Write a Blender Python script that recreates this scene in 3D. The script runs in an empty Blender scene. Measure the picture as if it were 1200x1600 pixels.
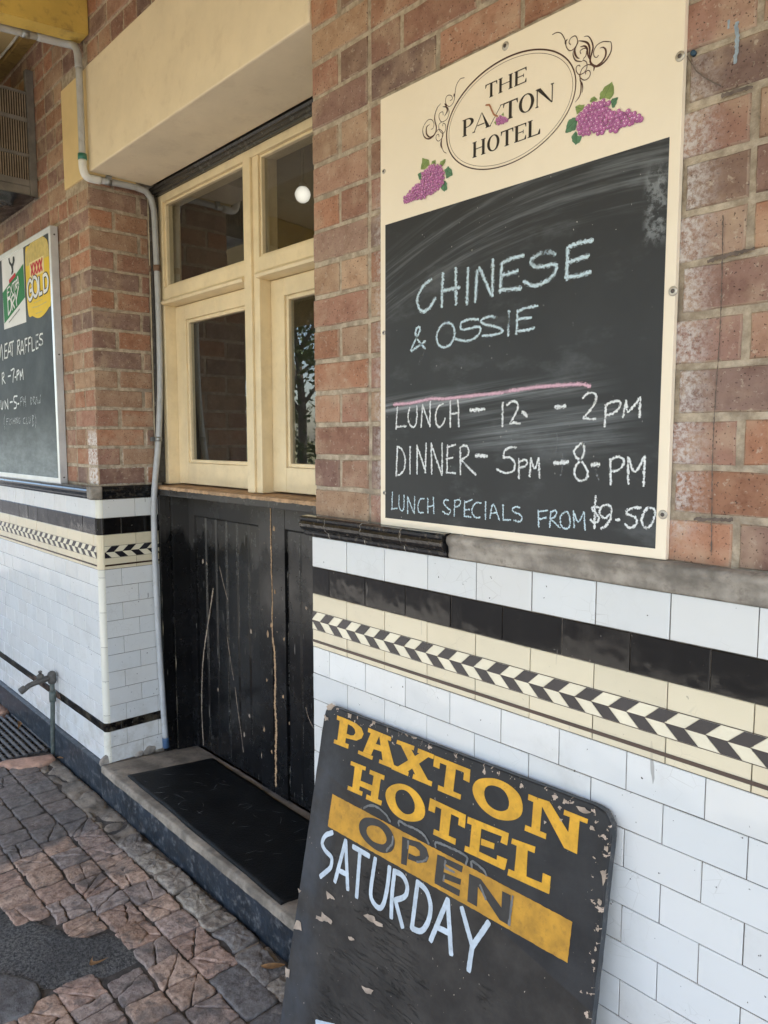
import bpy, bmesh, math, random
from mathutils import Vector, Matrix, noise
from mathutils.geometry import tessellate_polygon
R = math.radians
rng = random.Random(11)
SC = bpy.context.scene
COL = SC.collection

# ------------------------------------------------------------------ camera
cam_d = bpy.data.cameras.new('camera')
cam = bpy.data.objects.new('camera', cam_d); COL.objects.link(cam)
cam_d.sensor_fit = 'VERTICAL'; cam_d.sensor_height = 36.0
cam_d.lens = 1180 / 1600 * 36.0
cam_d.clip_start = 0.02; cam_d.clip_end = 2000
cam.location = (0, -1.29, 1.60)
cam.rotation_euler = (R(90 - 5.518), 0, R(90 - 42.20))
SC.camera = cam

# ------------------------------------------------------------------ sky, sun, exposure
SUN_EL = 60.0                          # high sun over the street: the awning keeps the wall in shade
w = bpy.data.worlds.new('World'); SC.world = w; w.use_nodes = True
nt = w.node_tree
sky = nt.nodes.new('ShaderNodeTexSky'); sky.sky_type = 'NISHITA'; sky.sun_disc = False
sd = Vector((0.45, -0.85, 0.0)).normalized()
sky.sun_elevation = R(SUN_EL); sky.sun_rotation = math.atan2(sd.x, sd.y)
sky.air_density = 1.0; sky.dust_density = 1.5
bg = nt.nodes['Background']; bg.inputs[1].default_value = 0.15
nt.links.new(sky.outputs[0], bg.inputs[0])
sun_d = bpy.data.lights.new('sun', 'SUN'); sun = bpy.data.objects.new('sun', sun_d); COL.objects.link(sun)
sun_d.energy = 4.5; sun_d.angle = R(0.5); sun_d.color = (1.0, 0.95, 0.87)
dvec = Vector((sd.x * math.cos(R(SUN_EL)), sd.y * math.cos(R(SUN_EL)), math.sin(R(SUN_EL))))
sun.rotation_euler = dvec.to_track_quat('Z', 'Y').to_euler(); sun.location = (0, 5, 20)
SC.view_settings.view_transform = 'Standard'; SC.view_settings.look = 'None'
SC.view_settings.gamma = 1.0; SC.view_settings.exposure = 2.25
SC.cycles.max_bounces = 10; SC.cycles.diffuse_bounces = 5; SC.cycles.glossy_bounces = 5
SC.cycles.transparent_max_bounces = 24; SC.cycles.caustics_reflective = False; SC.cycles.caustics_refractive = False
SC.cycles.use_denoising = True

# ------------------------------------------------------------------ material helper
class Mat:
    def __init__(s, name):
        s.m = bpy.data.materials.new(name); s.m.use_nodes = True
        s.t = s.m.node_tree; s.b = s.t.nodes['Principled BSDF']; s.out = s.t.nodes['Material Output']
        s._o = None
    def link(s, v, sock):
        if isinstance(v, bpy.types.NodeSocket): s.t.links.new(v, sock)
        elif isinstance(v, (tuple, list)):
            sock.default_value = tuple(v) + ((1.0,) if len(v) == 3 and len(sock.default_value) == 4 else ())
        else: sock.default_value = v
    def node(s, ty, **kw):
        n = s.t.nodes.new('ShaderNode' + ty)
        for k, v in kw.items():
            setattr(n, k, v)
        return n
    def co(s):
        if not s._o: s._o = s.node('TexCoord').outputs['Object']
        return s._o
    def mapped(s, scale=(1, 1, 1), loc=(0, 0, 0), rot=(0, 0, 0), vec=None):
        n = s.node('Mapping'); s.link(vec or s.co(), n.inputs[0]); s.link(loc, n.inputs[1]); s.link(rot, n.inputs[2]); s.link(scale, n.inputs[3])
        return n.outputs[0]
    def noise(s, scale, detail=3, rough=.55, vec=None, dist=0.0):
        n = s.node('TexNoise'); s.link(vec or s.co(), n.inputs['Vector'])
        n.inputs['Scale'].default_value = scale; n.inputs['Detail'].default_value = detail
        n.inputs['Roughness'].default_value = rough; n.inputs['Distortion'].default_value = dist
        return n.outputs[0]
    def voro(s, scale, vec=None, feature='F1', out=0):
        n = s.node('TexVoronoi', feature=feature); s.link(vec or s.co(), n.inputs['Vector']); n.inputs['Scale'].default_value = scale
        return n.outputs[out]
    def ramp(s, f, a, b):                     # smooth 0..1 between a and b
        n = s.node('MapRange', interpolation_type='SMOOTHSTEP'); s.link(f, n.inputs[0]); n.inputs[1].default_value = a; n.inputs[2].default_value = b
        return n.outputs[0]
    def math(s, op, a, b=0.0, c=None):
        n = s.node('Math', operation=op); s.link(a, n.inputs[0]); s.link(b, n.inputs[1])
        if c is not None: s.link(c, n.inputs[2])
        return n.outputs[0]
    def mul(s, a, b): return s.math('MULTIPLY', a, b)
    def mix(s, f, a, b, mode='MIX'):
        n = s.node('Mix', data_type='RGBA', blend_type=mode); s.link(f, n.inputs[0]); s.link(a, n.inputs[6]); s.link(b, n.inputs[7])
        return n.outputs[2]
    def attr(s, name, out=0): 
        n = s.node('Attribute'); n.attribute_name = name; return n.outputs[out]
    def xyz(s): 
        n = s.node('SeparateXYZ'); s.link(s.co(), n.inputs[0]); return n.outputs
    def bump(s, h, strength=.3, dist=.002):
        n = s.node('Bump'); n.inputs['Strength'].default_value = strength; n.inputs['Distance'].default_value = dist
        s.link(h, n.inputs['Height']); s.t.links.new(n.outputs[0], s.b.inputs['Normal']); return n
    def set(s, color=None, rough=None, spec=None, metal=None):
        if color is not None: s.link(color, s.b.inputs['Base Color'])
        if rough is not None: s.link(rough, s.b.inputs['Roughness'])
        if spec is not None: s.link(spec, s.b.inputs['Specular IOR Level'])
        if metal is not None: s.link(metal, s.b.inputs['Metallic'])
        return s.m
    def alpha(s, a): s.link(a, s.b.inputs['Alpha']); return s.m

MT = {}
def simple(name, col, rough=.5, var=.25, nscale=9, bump=0.0, bscale=60, metal=0, spec=None, dirt=None, dirt_amt=.5):
    m = Mat(name)
    f = m.noise(nscale, 5, .6)
    c = m.mix(m.ramp(f, .3, .7), tuple(x * (1 - var) for x in col), tuple(min(1, x * (1 + var * .5)) for x in col))
    if dirt is not None:
        g = m.mul(m.ramp(m.noise(nscale * 2.7, 6, .7), .5, .72), dirt_amt)
        c = m.mix(g, c, dirt)
    m.set(c, rough, spec, metal)
    if bump: m.bump(m.noise(bscale, 5, .6), bump, .003)
    MT[name] = m.m
    return m

def brick_material():
    m = Mat('brick'); x, y, z = m.xyz()
    c = m.attr('col')
    c = m.mix(m.ramp(m.noise(22, 5, .65), .4, .75), c, m.mix(1, c, (.68, .62, .60), 'MULTIPLY'))
    c = m.mix(m.mul(m.ramp(m.noise(9, 3, .6), .46, .7), .55), c, (.50, .37, .26))
    c = m.mix(m.mul(m.ramp(m.noise(210, 2, .5), .63, .69), .8), c, (.05, .03, .025))      # iron spots
    c = m.mix(m.mul(m.ramp(m.noise(60, 6, .75), .56, .66), .5), c, (.55, .47, .37))        # mortar haze
    # chalky white bloom beside the menu board
    a = m.mul(m.ramp(m.math('ADD', x, .66), .088, .012), m.ramp(x, -.72, -.68))
    b = m.mul(m.ramp(x, -1.475, -1.43), m.ramp(x, -1.38, -1.40))
    zz = m.mul(m.ramp(z, 2.32, 2.1), m.ramp(z, 1.38, 1.5))
    g = m.mul(m.mul(m.math('ADD', a, m.mul(b, .75)), zz), m.ramp(m.noise(85, 6, .75), .38, .62))
    c = m.mix(m.mul(g, .85), c, (.60, .56, .54))
    # bloom low on the far corner
    h = m.mul(m.mul(m.mul(m.ramp(x, -3.39, -3.375), m.ramp(x, -3.2863, -3.2873)), m.ramp(z, 1.66, 1.60)), m.ramp(m.noise(70, 6, .75), .4, .56))
    c = m.mix(m.mul(h, .9), c, (.70, .67, .65))
    m.set(c, .88, .25)
    m.bump(m.math('ADD', m.noise(120, 6, .7), m.mul(m.noise(30, 3, .5), .8)), .55, .003)
    MT['brick'] = m.m
brick_material()
def mortar_material():
    m = Mat('mortar')
    c = m.mix(m.ramp(m.noise(35, 6, .7), .3, .7), (.31, .25, .185), (.58, .485, .375))
    c = m.mix(m.mul(m.ramp(m.noise(7, 4, .6), .5, .7), .6), c, (.22, .18, .14))
    m.set(c, .95, .1); m.bump(m.noise(150, 6, .75), .8, .004); MT['mortar'] = m.m
mortar_material()

def tile_material(name, col, rough, chips, wave=.25, dirtcol=(.25, .22, .17), chipcol=(.05, .045, .04), spec=.5):
    m = Mat(name)
    v = m.attr('col')
    c = m.mix(1, col, v, 'MULTIPLY')
    d = m.mul(m.ramp(m.noise(5, 6, .7), .52, .75), .16)
    c = m.mix(d, c, dirtcol)
    x, y, z = m.xyz()
    low = m.mul(m.ramp(z, .55, .1), m.ramp(m.noise(14, 6, .72), .42, .66))      # splash dirt near the ground
    c = m.mix(m.mul(low, .35), c, (.30, .25, .17))
    cz = m.mul(m.ramp(m.voro(26, m.mapped((1, 1, 1.2)), 'DISTANCE_TO_EDGE'), .020, .004), m.ramp(m.noise(6, 3, .6), .52, .66))
    c = m.mix(m.mul(cz, .22), c, dirtcol)                                         # crazing
    k = m.mul(m.ramp(m.noise(75, 3, .6), .70, .725), chips)
    sc = m.mul(m.ramp(m.noise(60, 2, .5, m.mapped((1, 1, .18), rot=(0, R(35), 0))), .75, .765), chips * .5)
    c = m.mix(m.math('MAXIMUM', k, sc), c, chipcol)
    r = m.math('ADD', rough, m.mul(m.ramp(m.noise(16, 5, .7), .4, .75), .16))
    m.set(c, r, spec)
    m.bump(m.math('ADD', m.noise(13, 2, .5), m.mul(m.noise(300, 2), .02)), wave, .004)
    MT[name] = m.m
tile_material('white_tile', (.70, .70, .685), .06, 1.0, .45)
tile_material('black_tile', (.005, .0045, .0045), .05, .5, .35, (.030, .026, .022), (.3, .27, .24), .34)
tile_material('cream_tile', (.70, .61, .435), .10, .35)
tile_material('bullnose_tile', (.72, .70, .62), .10, .8)
simple('chevron_black', (.022, .020, .024), .22, .3)
simple('chevron_cream', (.76, .69, .52), .14, .08)
simple('brown_line', (.05, .025, .018), .2, .3)
simple('grout', (.15, .125, .10), .9, .7, 25)
simple('cap_black', (.010, .010, .011), .12, .3, 20, .25, 40, dirt=(.16, .13, .10), dirt_amt=.6)
simple('mortar_bed', (.34, .30, .255), .93, .45, 14, .9, 55, dirt=(.16, .135, .11), dirt_amt=.7)
simple('concrete', (.27, .228, .178), .9, .45, 10, .8, 70, dirt=(.12, .10, .085), dirt_amt=.7)
simple('plinth_paint', (.022, .030, .040), .42, .4, 12, .5, 45, dirt=(.24, .24, .24), dirt_amt=.5)
simple('lintel_paint', (.85, .725, .53), .62, .07, 4, .55, 11, dirt=(.50, .38, .24), dirt_amt=.22)
simple('lintel_end_yellow', (.78, .59, .30), .62, .07, 5, .25, 18)
simple('beam_paint', (.66, .46, .11), .5, .14, 6, .35, 22, dirt=(.22, .13, .05), dirt_amt=.55)
simple('soffit_paint', (.66, .52, .27), .6, .08, 5, .2, 30)
simple('plate_paint', (.40, .27, .085), .6, .2, 8, .3, 40, dirt=(.12, .07, .03), dirt_amt=.7)
simple('window_cream', (.82, .675, .44), .36, .10, 7, .25, 26, dirt=(.50, .37, .20), dirt_amt=.2)
simple('bare_timber', (.47, .30, .17), .8, .4, 40, .6, 120)
simple('chipped_tan', (.40, .31, .235), .85, .35, 30, .6, 90)
simple('peel_cream', (.66, .56, .40), .8, .3, 30, .5, 90)
simple('conduit_grey', (.45, .46, .47), .42, .12, 10, .1, 40, dirt=(.24, .22, .2), dirt_amt=.4)
simple('conduit_white', (.74, .74, .72), .42, .1, 10)
simple('coupling_green', (.03, .16, .12), .4)
simple('saddle_rust', (.20, .12, .08), .7, .4, 30)
simple('saddle_zinc', (.36, .37, .37), .45, .2, 30, metal=.8)
simple('valve_blue', (.05, .10, .19), .45)
simple('aluminium', (.60, .61, .62), .42, .12, 12, .05, 40, metal=.35)
simple('aluminium_lip', (.78, .80, .81), .3, .08, 12, metal=.3)
simple('grille_tan', (.36, .29, .21), .6, .25, 12, .1, dirt=(.1, .07, .05), dirt_amt=.5)
simple('grille_dark', (.03, .022, .016), .8)
simple('ac_timber', (.20, .185, .165), .75, .35, 10, .5, 50)
simple('black_plastic', (.016, .018, .024), .2, .3, 8, .4, 20)
simple('rubber_mat', (.008, .0085, .009), .55, .5, 9, .6, 120, spec=.25)
simple('grate_iron', (.095, .088, .082), .7, .4, 18, .6, 80, dirt=(.18, .14, .1), dirt_amt=.4)
simple('pit_dark', (.012, .011, .01), .95)
simple('pipe_green', (.085, .105, .095), .55, .35, 20, .4, 60, dirt=(.18, .12, .08), dirt_amt=.6)
simple('brass_old', (.085, .078, .07), .6, .35, 30, .4, 90)
simple('leaf_dry', (.42, .24, .105), .65, .4, 40, .3, 90)
simple('stone_pink', (.45, .27, .19), .9, .35, 14, .8, 60, dirt=(.16, .13, .11), dirt_amt=.6)
simple('screw_cap', (.50, .45, .38), .35, .15, 30, metal=.5)
simple('screw_core', (.12, .10, .09), .5, metal=.6)
simple('plug_blue', (.02, .06, .10), .5)
simple('mark_blue', (.30, .36, .42), .8, .3, 60)
simple('mark_dark', (.15, .115, .095), .9, .3, 60)
simple('sign_cream', (.88, .765, .60), .33, .035, 5, .03, 40)
simple('ink_brown', (.075, .03, .022), .4)
simple('ink_black', (.022, .016, .012), .4)
simple('print_branch', (.42, .17, .075), .45)
simple('grape_body', (.48, .16, .36), .4, .25, 120)
simple('grape_shade', (.29, .075, .22), .4, .2, 120)
simple('grape_light', (.90, .72, .83), .35)
simple('leaf_print_light', (.25, .33, .105), .45, .25, 110)
simple('leaf_print_dark', (.10, .22, .12), .45, .25, 110)
simple('leaf_vein', (.06, .12, .06), .45)
simple('sign_yellow', (.66, .34, .018), .5, .22, 22, .15, 80, dirt=(.30, .15, .02), dirt_amt=.45)
simple('sign_yellow_worn', (.50, .25, .022), .55, .28, 20, .15, 80, dirt=(.20, .10, .02), dirt_amt=.5)
simple('sign_letter_black', (.030, .027, .025), .5, .3, 30)
simple('sign_ghost', (.15, .15, .145), .5, .3, 40)
simple('sign_white', (.52, .58, .63), .5, .18, 26, .2, 90, dirt=(.2, .2, .2), dirt_amt=.35)
simple('sticker_white', (.80, .80, .80), .6, .05, spec=.2)
simple('sticker_green', (.02, .20, .055), .6, .1, spec=.2)
simple('sticker_red', (.55, .04, .05), .6, .1, spec=.2)
simple('sticker_grey', (.25, .25, .25), .6, .3, 60, spec=.2)
simple('sticker_black', (.03, .03, .03), .6, spec=.2)
simple('sticker_yellow', (.80, .55, .04), .6, .08, spec=.2)
simple('sticker_gold', (.62, .48, .16), .6, .15, 40, spec=.2)
simple('sticker_paleyellow', (.84, .70, .35), .6, .05, spec=.2)
simple('inside_wall', (.12, .09, .07), .8, .3, 5)
simple('road', (.075, .072, .07), .9, .3, 3, .5, 60)
simple('grass', (.16, .15, .06), .95, .45, 2)
simple('bark', (.20, .15, .11), .9, .4, 8, .7, 30)
simple('kerb_stone', (.36, .34, .31), .9, .3, 6)
simple('wire_white', (.70, .68, .62), .5)
simple('awning_post_paint', (.62, .50, .28), .5, .1)
simple('roof_iron', (.30, .30, .30), .5, .2, metal=.5)

def black_gloss():
    m = Mat('black_gloss'); x, y, z = m.xyz()
    c = m.mix(m.ramp(m.noise(6, 4, .6), .3, .7), (.005, .005, .0055), (.011, .011, .012))
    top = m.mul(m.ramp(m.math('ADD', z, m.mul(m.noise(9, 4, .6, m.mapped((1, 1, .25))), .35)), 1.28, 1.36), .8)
    c = m.mix(m.mul(top, .5), c, (.12, .11, .10))                                            # dust and grey reflection painted in under the sill
    scr = m.ramp(m.noise(120, 2, .5, m.mapped((1, 1, .06), rot=(0, R(12), 0))), .735, .75)
    scr2 = m.ramp(m.noise(90, 2, .5, m.mapped((1, 1, .09), rot=(0, R(-24), 0))), .745, .76)
    c = m.mix(m.mul(m.math('MAXIMUM', scr, scr2), .55), c, (.33, .30, .26))
    chip = m.ramp(m.noise(55, 4, .65), .715, .73)
    c = m.mix(m.mul(chip, .9), c, (.50, .36, .24))
    m.set(c, m.math('ADD', .17, m.mul(m.ramp(m.noise(11, 5, .7), .35, .7), .16)), .36)
    m.bump(m.math('ADD', m.noise(9, 2), m.mul(m.noise(90, 4, .6), .18)), .28, .003); MT['black_gloss'] = m.m
black_gloss()

def board_material(name, base, kind):
    m = Mat(name); x, y, z = m.xyz()
    c = m.mix(m.ramp(m.noise(4, 4, .6), .3, .7), tuple(v * .85 for v in base), tuple(v * 1.15 for v in base))
    if kind == 'menu':
        # arcs left by the duster: bands that rise to the right, then flatten
        u = m.math('ADD', x, 1.41)
        arc = m.math('SUBTRACT', z, m.math('SUBTRACT', m.mul(u, .42), m.mul(m.mul(u, u), .36)))
        n = m.node('CombineXYZ'); m.link(m.mul(u, 1.6), n.inputs[0]); m.link(m.mul(arc, 42), n.inputs[2])
        st = m.ramp(m.noise(1.6, 5, .65, n.outputs[0]), .44, .72)
        k1 = m.mul(m.ramp(arc, 1.86, 1.92), m.ramp(arc, 2.07, 1.98))
        f1 = m.mul(m.mul(st, k1), .22)
        n2 = m.node('CombineXYZ'); m.link(m.mul(u, 1.3), n2.inputs[0]); m.link(m.mul(m.math('SUBTRACT', z, m.mul(u, .09)), 55), n2.inputs[2])
        st2 = m.ramp(m.noise(1.5, 5, .65, n2.outputs[0]), .36, .7)
        zl = m.math('SUBTRACT', z, m.mul(u, .04))
        k2 = m.mul(m.mul(m.ramp(zl, 1.655, 1.672), m.ramp(zl, 1.715, 1.678)), m.ramp(u, .68, .42))
        f2 = m.mul(m.mul(st2, k2), .5)
        k3 = m.mul(m.mul(m.ramp(z, 1.56, 1.60), m.ramp(z, 1.68, 1.64)), m.mul(m.ramp(u, .2, .33), m.ramp(u, .73, .6)))
        f3 = m.mul(m.mul(st2, k3), .30)
        f4 = m.mul(m.ramp(m.noise(5, 5, .65, m.mapped((1, 1, 2.2))), .52, .75), .10)
        k5 = m.mul(m.ramp(m.math('ABSOLUTE', m.math('SUBTRACT', u, .715)), .03, .01), m.mul(m.ramp(z, 1.93, 1.97), m.ramp(z, 2.09, 2.05)))
        f5 = m.mul(m.mul(k5, m.ramp(m.noise(50, 5, .7), .42, .6)), .35)
        f = m.math('ADD', m.math('ADD', f1, f2), m.math('ADD', m.math('ADD', f3, f4), f5))
        # wet runs
        run = m.mul(m.ramp(m.noise(26, 1, .5, m.mapped((1, 1, .03))), .66, .72), m.mul(m.ramp(z, 1.95, 2.05), .5))
        f = m.mul(f, m.math('SUBTRACT', 1.0, run))
        c = m.mix(f, c, (.50, .53, .55))
        sp = m.ramp(m.noise(190, 1, .4, m.mapped((1, 1, .5))), .81, .83)
        c = m.mix(m.mul(sp, .7), c, (.55, .53, .48))
    else:
        st = m.ramp(m.noise(11, 6, .72, m.mapped((1, 1, 2.6), rot=(0, R(14), 0))), .30, .72)
        f = m.math('ADD', m.mul(m.mul(m.math('ADD', .55, m.mul(st, .45)), m.ramp(z, 1.80, 1.42)), .55), m.mul(m.ramp(m.noise(4.5, 5, .65), .35, .75), .09))  # chalk haze, with the reflection towards the board's foot painted in
        c = m.mix(f, c, (.46, .52, .53))
    m.set(c, .45 if kind == 'menu' else .55, .35 if kind == 'menu' else .22)
    m.bump(m.noise(60, 3), .04, .002)
    MT[name] = m.m
board_material('menu_black', (.031, .031, .0315), 'menu')
board_material('raffle_black', (.030, .034, .036), 'raffle')

def chalk(name, col, lo, hi, grain=430):
    m = Mat(name)
    e = m.attr('edge', 2)
    n = m.math('ADD', m.noise(grain, 3, .7), m.mul(m.math('SUBTRACT', e, .75), .30))
    a = m.ramp(n, lo, hi)
    a = m.mul(a, m.ramp(m.noise(13, 4, .6), .25, .42))               # uneven pressure
    m.set(m.mix(m.ramp(m.noise(200, 3), .3, .7), tuple(v * .8 for v in col), col), .9, .1)
    m.alpha(a); MT[name] = m.m
chalk('chalk_blue', (.60, .73, .80), .36, .47, 300)
chalk('chalk_white', (.80, .82, .82), .345, .45, 320)
chalk('chalk_pink', (.72, .46, .55), .33, .47)
chalk('chalk_smear', (.40, .42, .44), .46, .85, 150)
chalk('chalk_faint', (.72, .76, .78), .34, .60, 200)
chalk('chalk_bold', (.86, .88, .88), .20, .32, 200)
simple('scuff_grey', (.16, .17, .17), .8, .3, 60)

chalk('worn_edge_highlight', (.36, .34, .30), .38, .58, 120)
def signboard_material():
    m = Mat('signboard_black'); u, d, h = m.attr('pu', 2), m.attr('pd', 2), None
    cv = m.node('CombineXYZ'); m.link(u, cv.inputs[0]); m.link(d, cv.inputs[1]); P = cv.outputs[0]
    c = m.mix(m.ramp(m.noise(5, 5, .65, P), .3, .7), (.014, .014, .0155), (.034, .034, .0355))
    # lower board: bare, warmer charcoal ply below a slanted masking edge
    edge = m.math('SUBTRACT', d, m.math('ADD', .165, m.mul(u, .23)))
    lowm = m.ramp(edge, .0, .006)
    c = m.mix(lowm, c, m.mix(m.ramp(m.noise(9, 5, .65, P), .3, .7), (.026, .0225, .0195), (.052, .0455, .0395)))
    bl = m.mul(m.ramp(u, .12, .0), .55)
    c = m.mix(m.mul(bl, m.ramp(m.noise(4, 4, .6, P), .35, .65)), c, (.075, .085, .10))
    # paint cracks along the grain
    gm = m.mapped((1.0, 6.0, 1), vec=P)
    crk = m.noise(7.5, 5, .62, gm, .35)
    zone = m.mul(m.ramp(edge, .05, .17), m.mul(m.mul(m.ramp(u, .02, .15), m.ramp(u, .80, .6)), m.ramp(m.noise(4.5, 4, .6, m.mapped((1, 1.6, 1), vec=P)), .42, .58)))
    line = m.mul(m.ramp(m.math('ABSOLUTE', m.math('SUBTRACT', crk, .5)), .011, .003), zone)
    c = m.mix(m.mul(line, .9), c, (.008, .007, .006))
    fl = m.mul(m.ramp(m.noise(26, 5, .7, gm), .66, .70), zone)
    c = m.mix(m.mul(fl, .55), c, (.20, .17, .145))
    sp = m.ramp(m.noise(140, 2, .5, m.mapped((1, .6, 1), vec=P)), .735, .75)
    c = m.mix(m.mul(sp, .75), c, (.46, .38, .31))
    # chipped rim
    rim = m.math('MAXIMUM', m.ramp(d, .05, .0), m.ramp(u, .825, .875))
    ch = m.ramp(m.math('ADD', m.noise(48, 5, .65, P), m.mul(rim, .13)), .71, .73)
    c = m.mix(m.mul(ch, m.ramp(rim, 0, .25)), c, (.47, .36, .28))
    m.set(c, m.math('ADD', .44, m.mul(lowm, .22)), .27)
    hgt = m.math('ADD', m.mul(m.math('SUBTRACT', m.mul(crk, .8), line), zone), m.mul(m.noise(90, 3, .6, P), .12))
    m.bump(hgt, .75, .006); MT['signboard_black'] = m.m
signboard_material()
simple('signboard_edge', (.035, .040, .045), .55, .4, 20, .4, 70, dirt=(.25, .22, .2), dirt_amt=.35)

def sett_material():
    m = Mat('sett_stone'); x, y, z = m.xyz()
    c = m.attr('col')
    c = m.mix(m.ramp(m.noise(34, 7, .75), .38, .66), c, m.mix(1, c, (.50, .46, .45), 'MULTIPLY'))
    g = m.ramp(m.math('ADD', m.noise(2.6, 5, .62), m.mul(m.ramp(x, -2.75, -3.25), .30)), .50, .66)
    c = m.mix(m.mul(g, .85), c, m.mix(m.ramp(m.noise(45, 5, .7), .3, .7), (.075, .068, .064), (.18, .165, .152)))
    c = m.mix(m.mul(m.ramp(m.noise(13, 5, .7, None, .8), .50, .62), .6), c, (.10, .088, .08))
    c = m.mix(m.mul(m.ramp(m.noise(19, 5, .7, None, .8), .60, .72), .5), c, (.40, .335, .27))
    c = m.mix(m.mul(m.ramp(m.noise(90, 6, .75), .55, .68), .6), c, (.06, .052, .046))
    m.set(c, .9, .3); m.bump(m.math('ADD', m.noise(70, 7, .72), m.mul(m.noise(24, 3), 1.2)), .9, .006); MT['sett_stone'] = m.m
sett_material()
def asphalt_material():
    m = Mat('asphalt')
    v = m.voro(190, feature='F1', out=1)
    c = m.mix(m.ramp(m.noise(95, 4, .65), .35, .65), (.048, .046, .043), (.18, .168, .152))
    c = m.mix(m.mul(m.ramp(m.voro(130), .22, .14), m.mul(m.ramp(v, .45, .6), .75)), c, (.33, .31, .28))
    c = m.mix(m.mul(m.ramp(m.noise(5, 4, .6), .4, .7), .5), c, (.055, .052, .05))
    m.set(c, .92, .3); m.bump(m.math('ADD', m.noise(110, 5, .75), m.mul(m.noise(28, 4), .8)), 1.0, .012); MT['asphalt'] = m.m
asphalt_material()
simple('joint_dirt', (.075, .064, .054), .97, .5, 25, .8, 120)
simple('pale_paving', (.33, .315, .29), .9, .3, 4, .4, 60)
simple('rough_concrete', (.24, .20, .155), .95, .5, 9, 1.0, 60, dirt=(.07, .062, .056), dirt_amt=.85)

def glass_material():
    m = Mat('window_glass'); t = m.t
    tr = m.node('BsdfTransparent'); tr.inputs[0].default_value = (.80, .80, .78, 1)
    gl = m.node('BsdfGlossy'); gl.inputs['Roughness'].default_value = 0.0; gl.inputs[0].default_value = (1, 1, 1, 1)
    fr = m.node('Fresnel'); fr.inputs[0].default_value = 1.52
    df = m.node('BsdfDiffuse'); df.inputs[0].default_value = (.5, .47, .42, 1)
    geo = m.node('NewGeometry')                      # reflect on the outer face of each pane only
    f2 = m.math('MINIMUM', m.mul(m.mul(fr.outputs[0], 1.7), m.math('SUBTRACT', 1.0, geo.outputs['Backfacing'])), 1.0)
    bp = m.node('Bump'); bp.inputs['Strength'].default_value = .02; bp.inputs['Distance'].default_value = .002
    m.link(m.noise(5, 1), bp.inputs['Height']); t.links.new(bp.outputs[0], gl.inputs['Normal'])
    a = m.node('MixShader'); m.link(f2, a.inputs[0]); t.links.new(tr.outputs[0], a.inputs[1]); t.links.new(gl.outputs[0], a.inputs[2])
    b = m.node('MixShader'); m.link(m.math('ADD', .015, m.mul(m.ramp(m.noise(30, 6, .7), .5, .75), .05)), b.inputs[0])
    t.links.new(a.outputs[0], b.inputs[1]); t.links.new(df.outputs[0], b.inputs[2])
    t.links.new(b.outputs[0], m.out.inputs[0]); MT['window_glass'] = m.m
glass_material()
def lamp_material():
    m = Mat('lamp_glow'); m.b.inputs['Emission Color'].default_value = (1, .97, .88, 1); lw = m.node('LayerWeight'); lw.inputs[0].default_value = .45; m.link(m.math('SUBTRACT', .36, m.mul(lw.outputs['Facing'], .26)), m.b.inputs['Emission Strength'])
    m.set((.8, .8, .76), .4); MT['lamp_glow'] = m.m
lamp_material()
def foliage():
    m = Mat('gum_leaves')
    c = m.mix(m.ramp(m.noise(1.5, 4, .6), .3, .7), (.07, .12, .035), (.14, .18, .06)); m.set(c, .6)
    MT['gum_leaves'] = m.m
foliage()

# ------------------------------------------------------------------ object helpers
def obj(name, bm, mats, parent=None, smooth=False):
    me = bpy.data.meshes.new(name); bm.to_mesh(me); bm.free()
    for k in (mats if isinstance(mats, (list, tuple)) else [mats]): me.materials.append(MT[k])
    if smooth:
        for p in me.polygons: p.use_smooth = True
    o = bpy.data.objects.new(name, me); COL.objects.link(o)
    if parent is not None:
        o.parent = parent; o.matrix_parent_inverse = parent_inv(parent)
    return o
def parent_inv(p):
    m = Matrix.Translation(p.location)
    q = p.parent
    if q is not None and p.type == 'MESH': return Matrix.Identity(4) if p.location.length < 1e-9 else m.inverted()
    return m.inverted()
def tag(o, label=None, cat=None, group=None, kind=None):
    if label: o['label'] = label
    if cat: o['category'] = cat
    if group: o['group'] = group
    if kind: o['kind'] = kind
    return o
def thing(name, loc, label, cat, group=None):
    o = bpy.data.objects.new(name, None); COL.objects.link(o); o.location = loc; o.empty_display_size = .1
    return tag(o, label, cat, group)
def BM():
    b = bmesh.new(); return b
def quad(bm, pts, mi=0):
    f = bm.faces.new([bm.verts.new(p) for p in pts]); f.material_index = mi; return f
def box(bm, x0, x1, y0, y1, z0, z1, mi=0, bev=0.0, seg=2):
    v = [bm.verts.new((x, y, z)) for x in (x0, x1) for y in (y0, y1) for z in (z0, z1)]
    fs = [bm.faces.new([v[i] for i in q]) for q in ((0, 1, 3, 2), (4, 6, 7, 5), (0, 4, 5, 1), (2, 3, 7, 6), (0, 2, 6, 4), (1, 5, 7, 3))]
    for f in fs: f.material_index = mi
    if bev:
        es = list({e for f in fs for e in f.edges})
        r = bmesh.ops.bevel(bm, geom=es, offset=bev, segments=seg, affect='EDGES', profile=.6)
        for f in r['faces']: f.material_index = mi
    return fs
def prism(bm, prof, axis_pts, mi=0):
    """sweep a 2-D profile [(a,b)] whose points map through axis_pts=(fn0, fn1) end frames"""
    r0 = [bm.verts.new(axis_pts[0](a, b)) for a, b in prof]; r1 = [bm.verts.new(axis_pts[1](a, b)) for a, b in prof]
    n = len(prof)
    for i in range(n):
        f = bm.faces.new((r0[i], r0[(i + 1) % n], r1[(i + 1) % n], r1[i])); f.material_index = mi
    for r in (r0, r1[::-1]):
        f = bm.faces.new(r); f.material_index = mi
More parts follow.
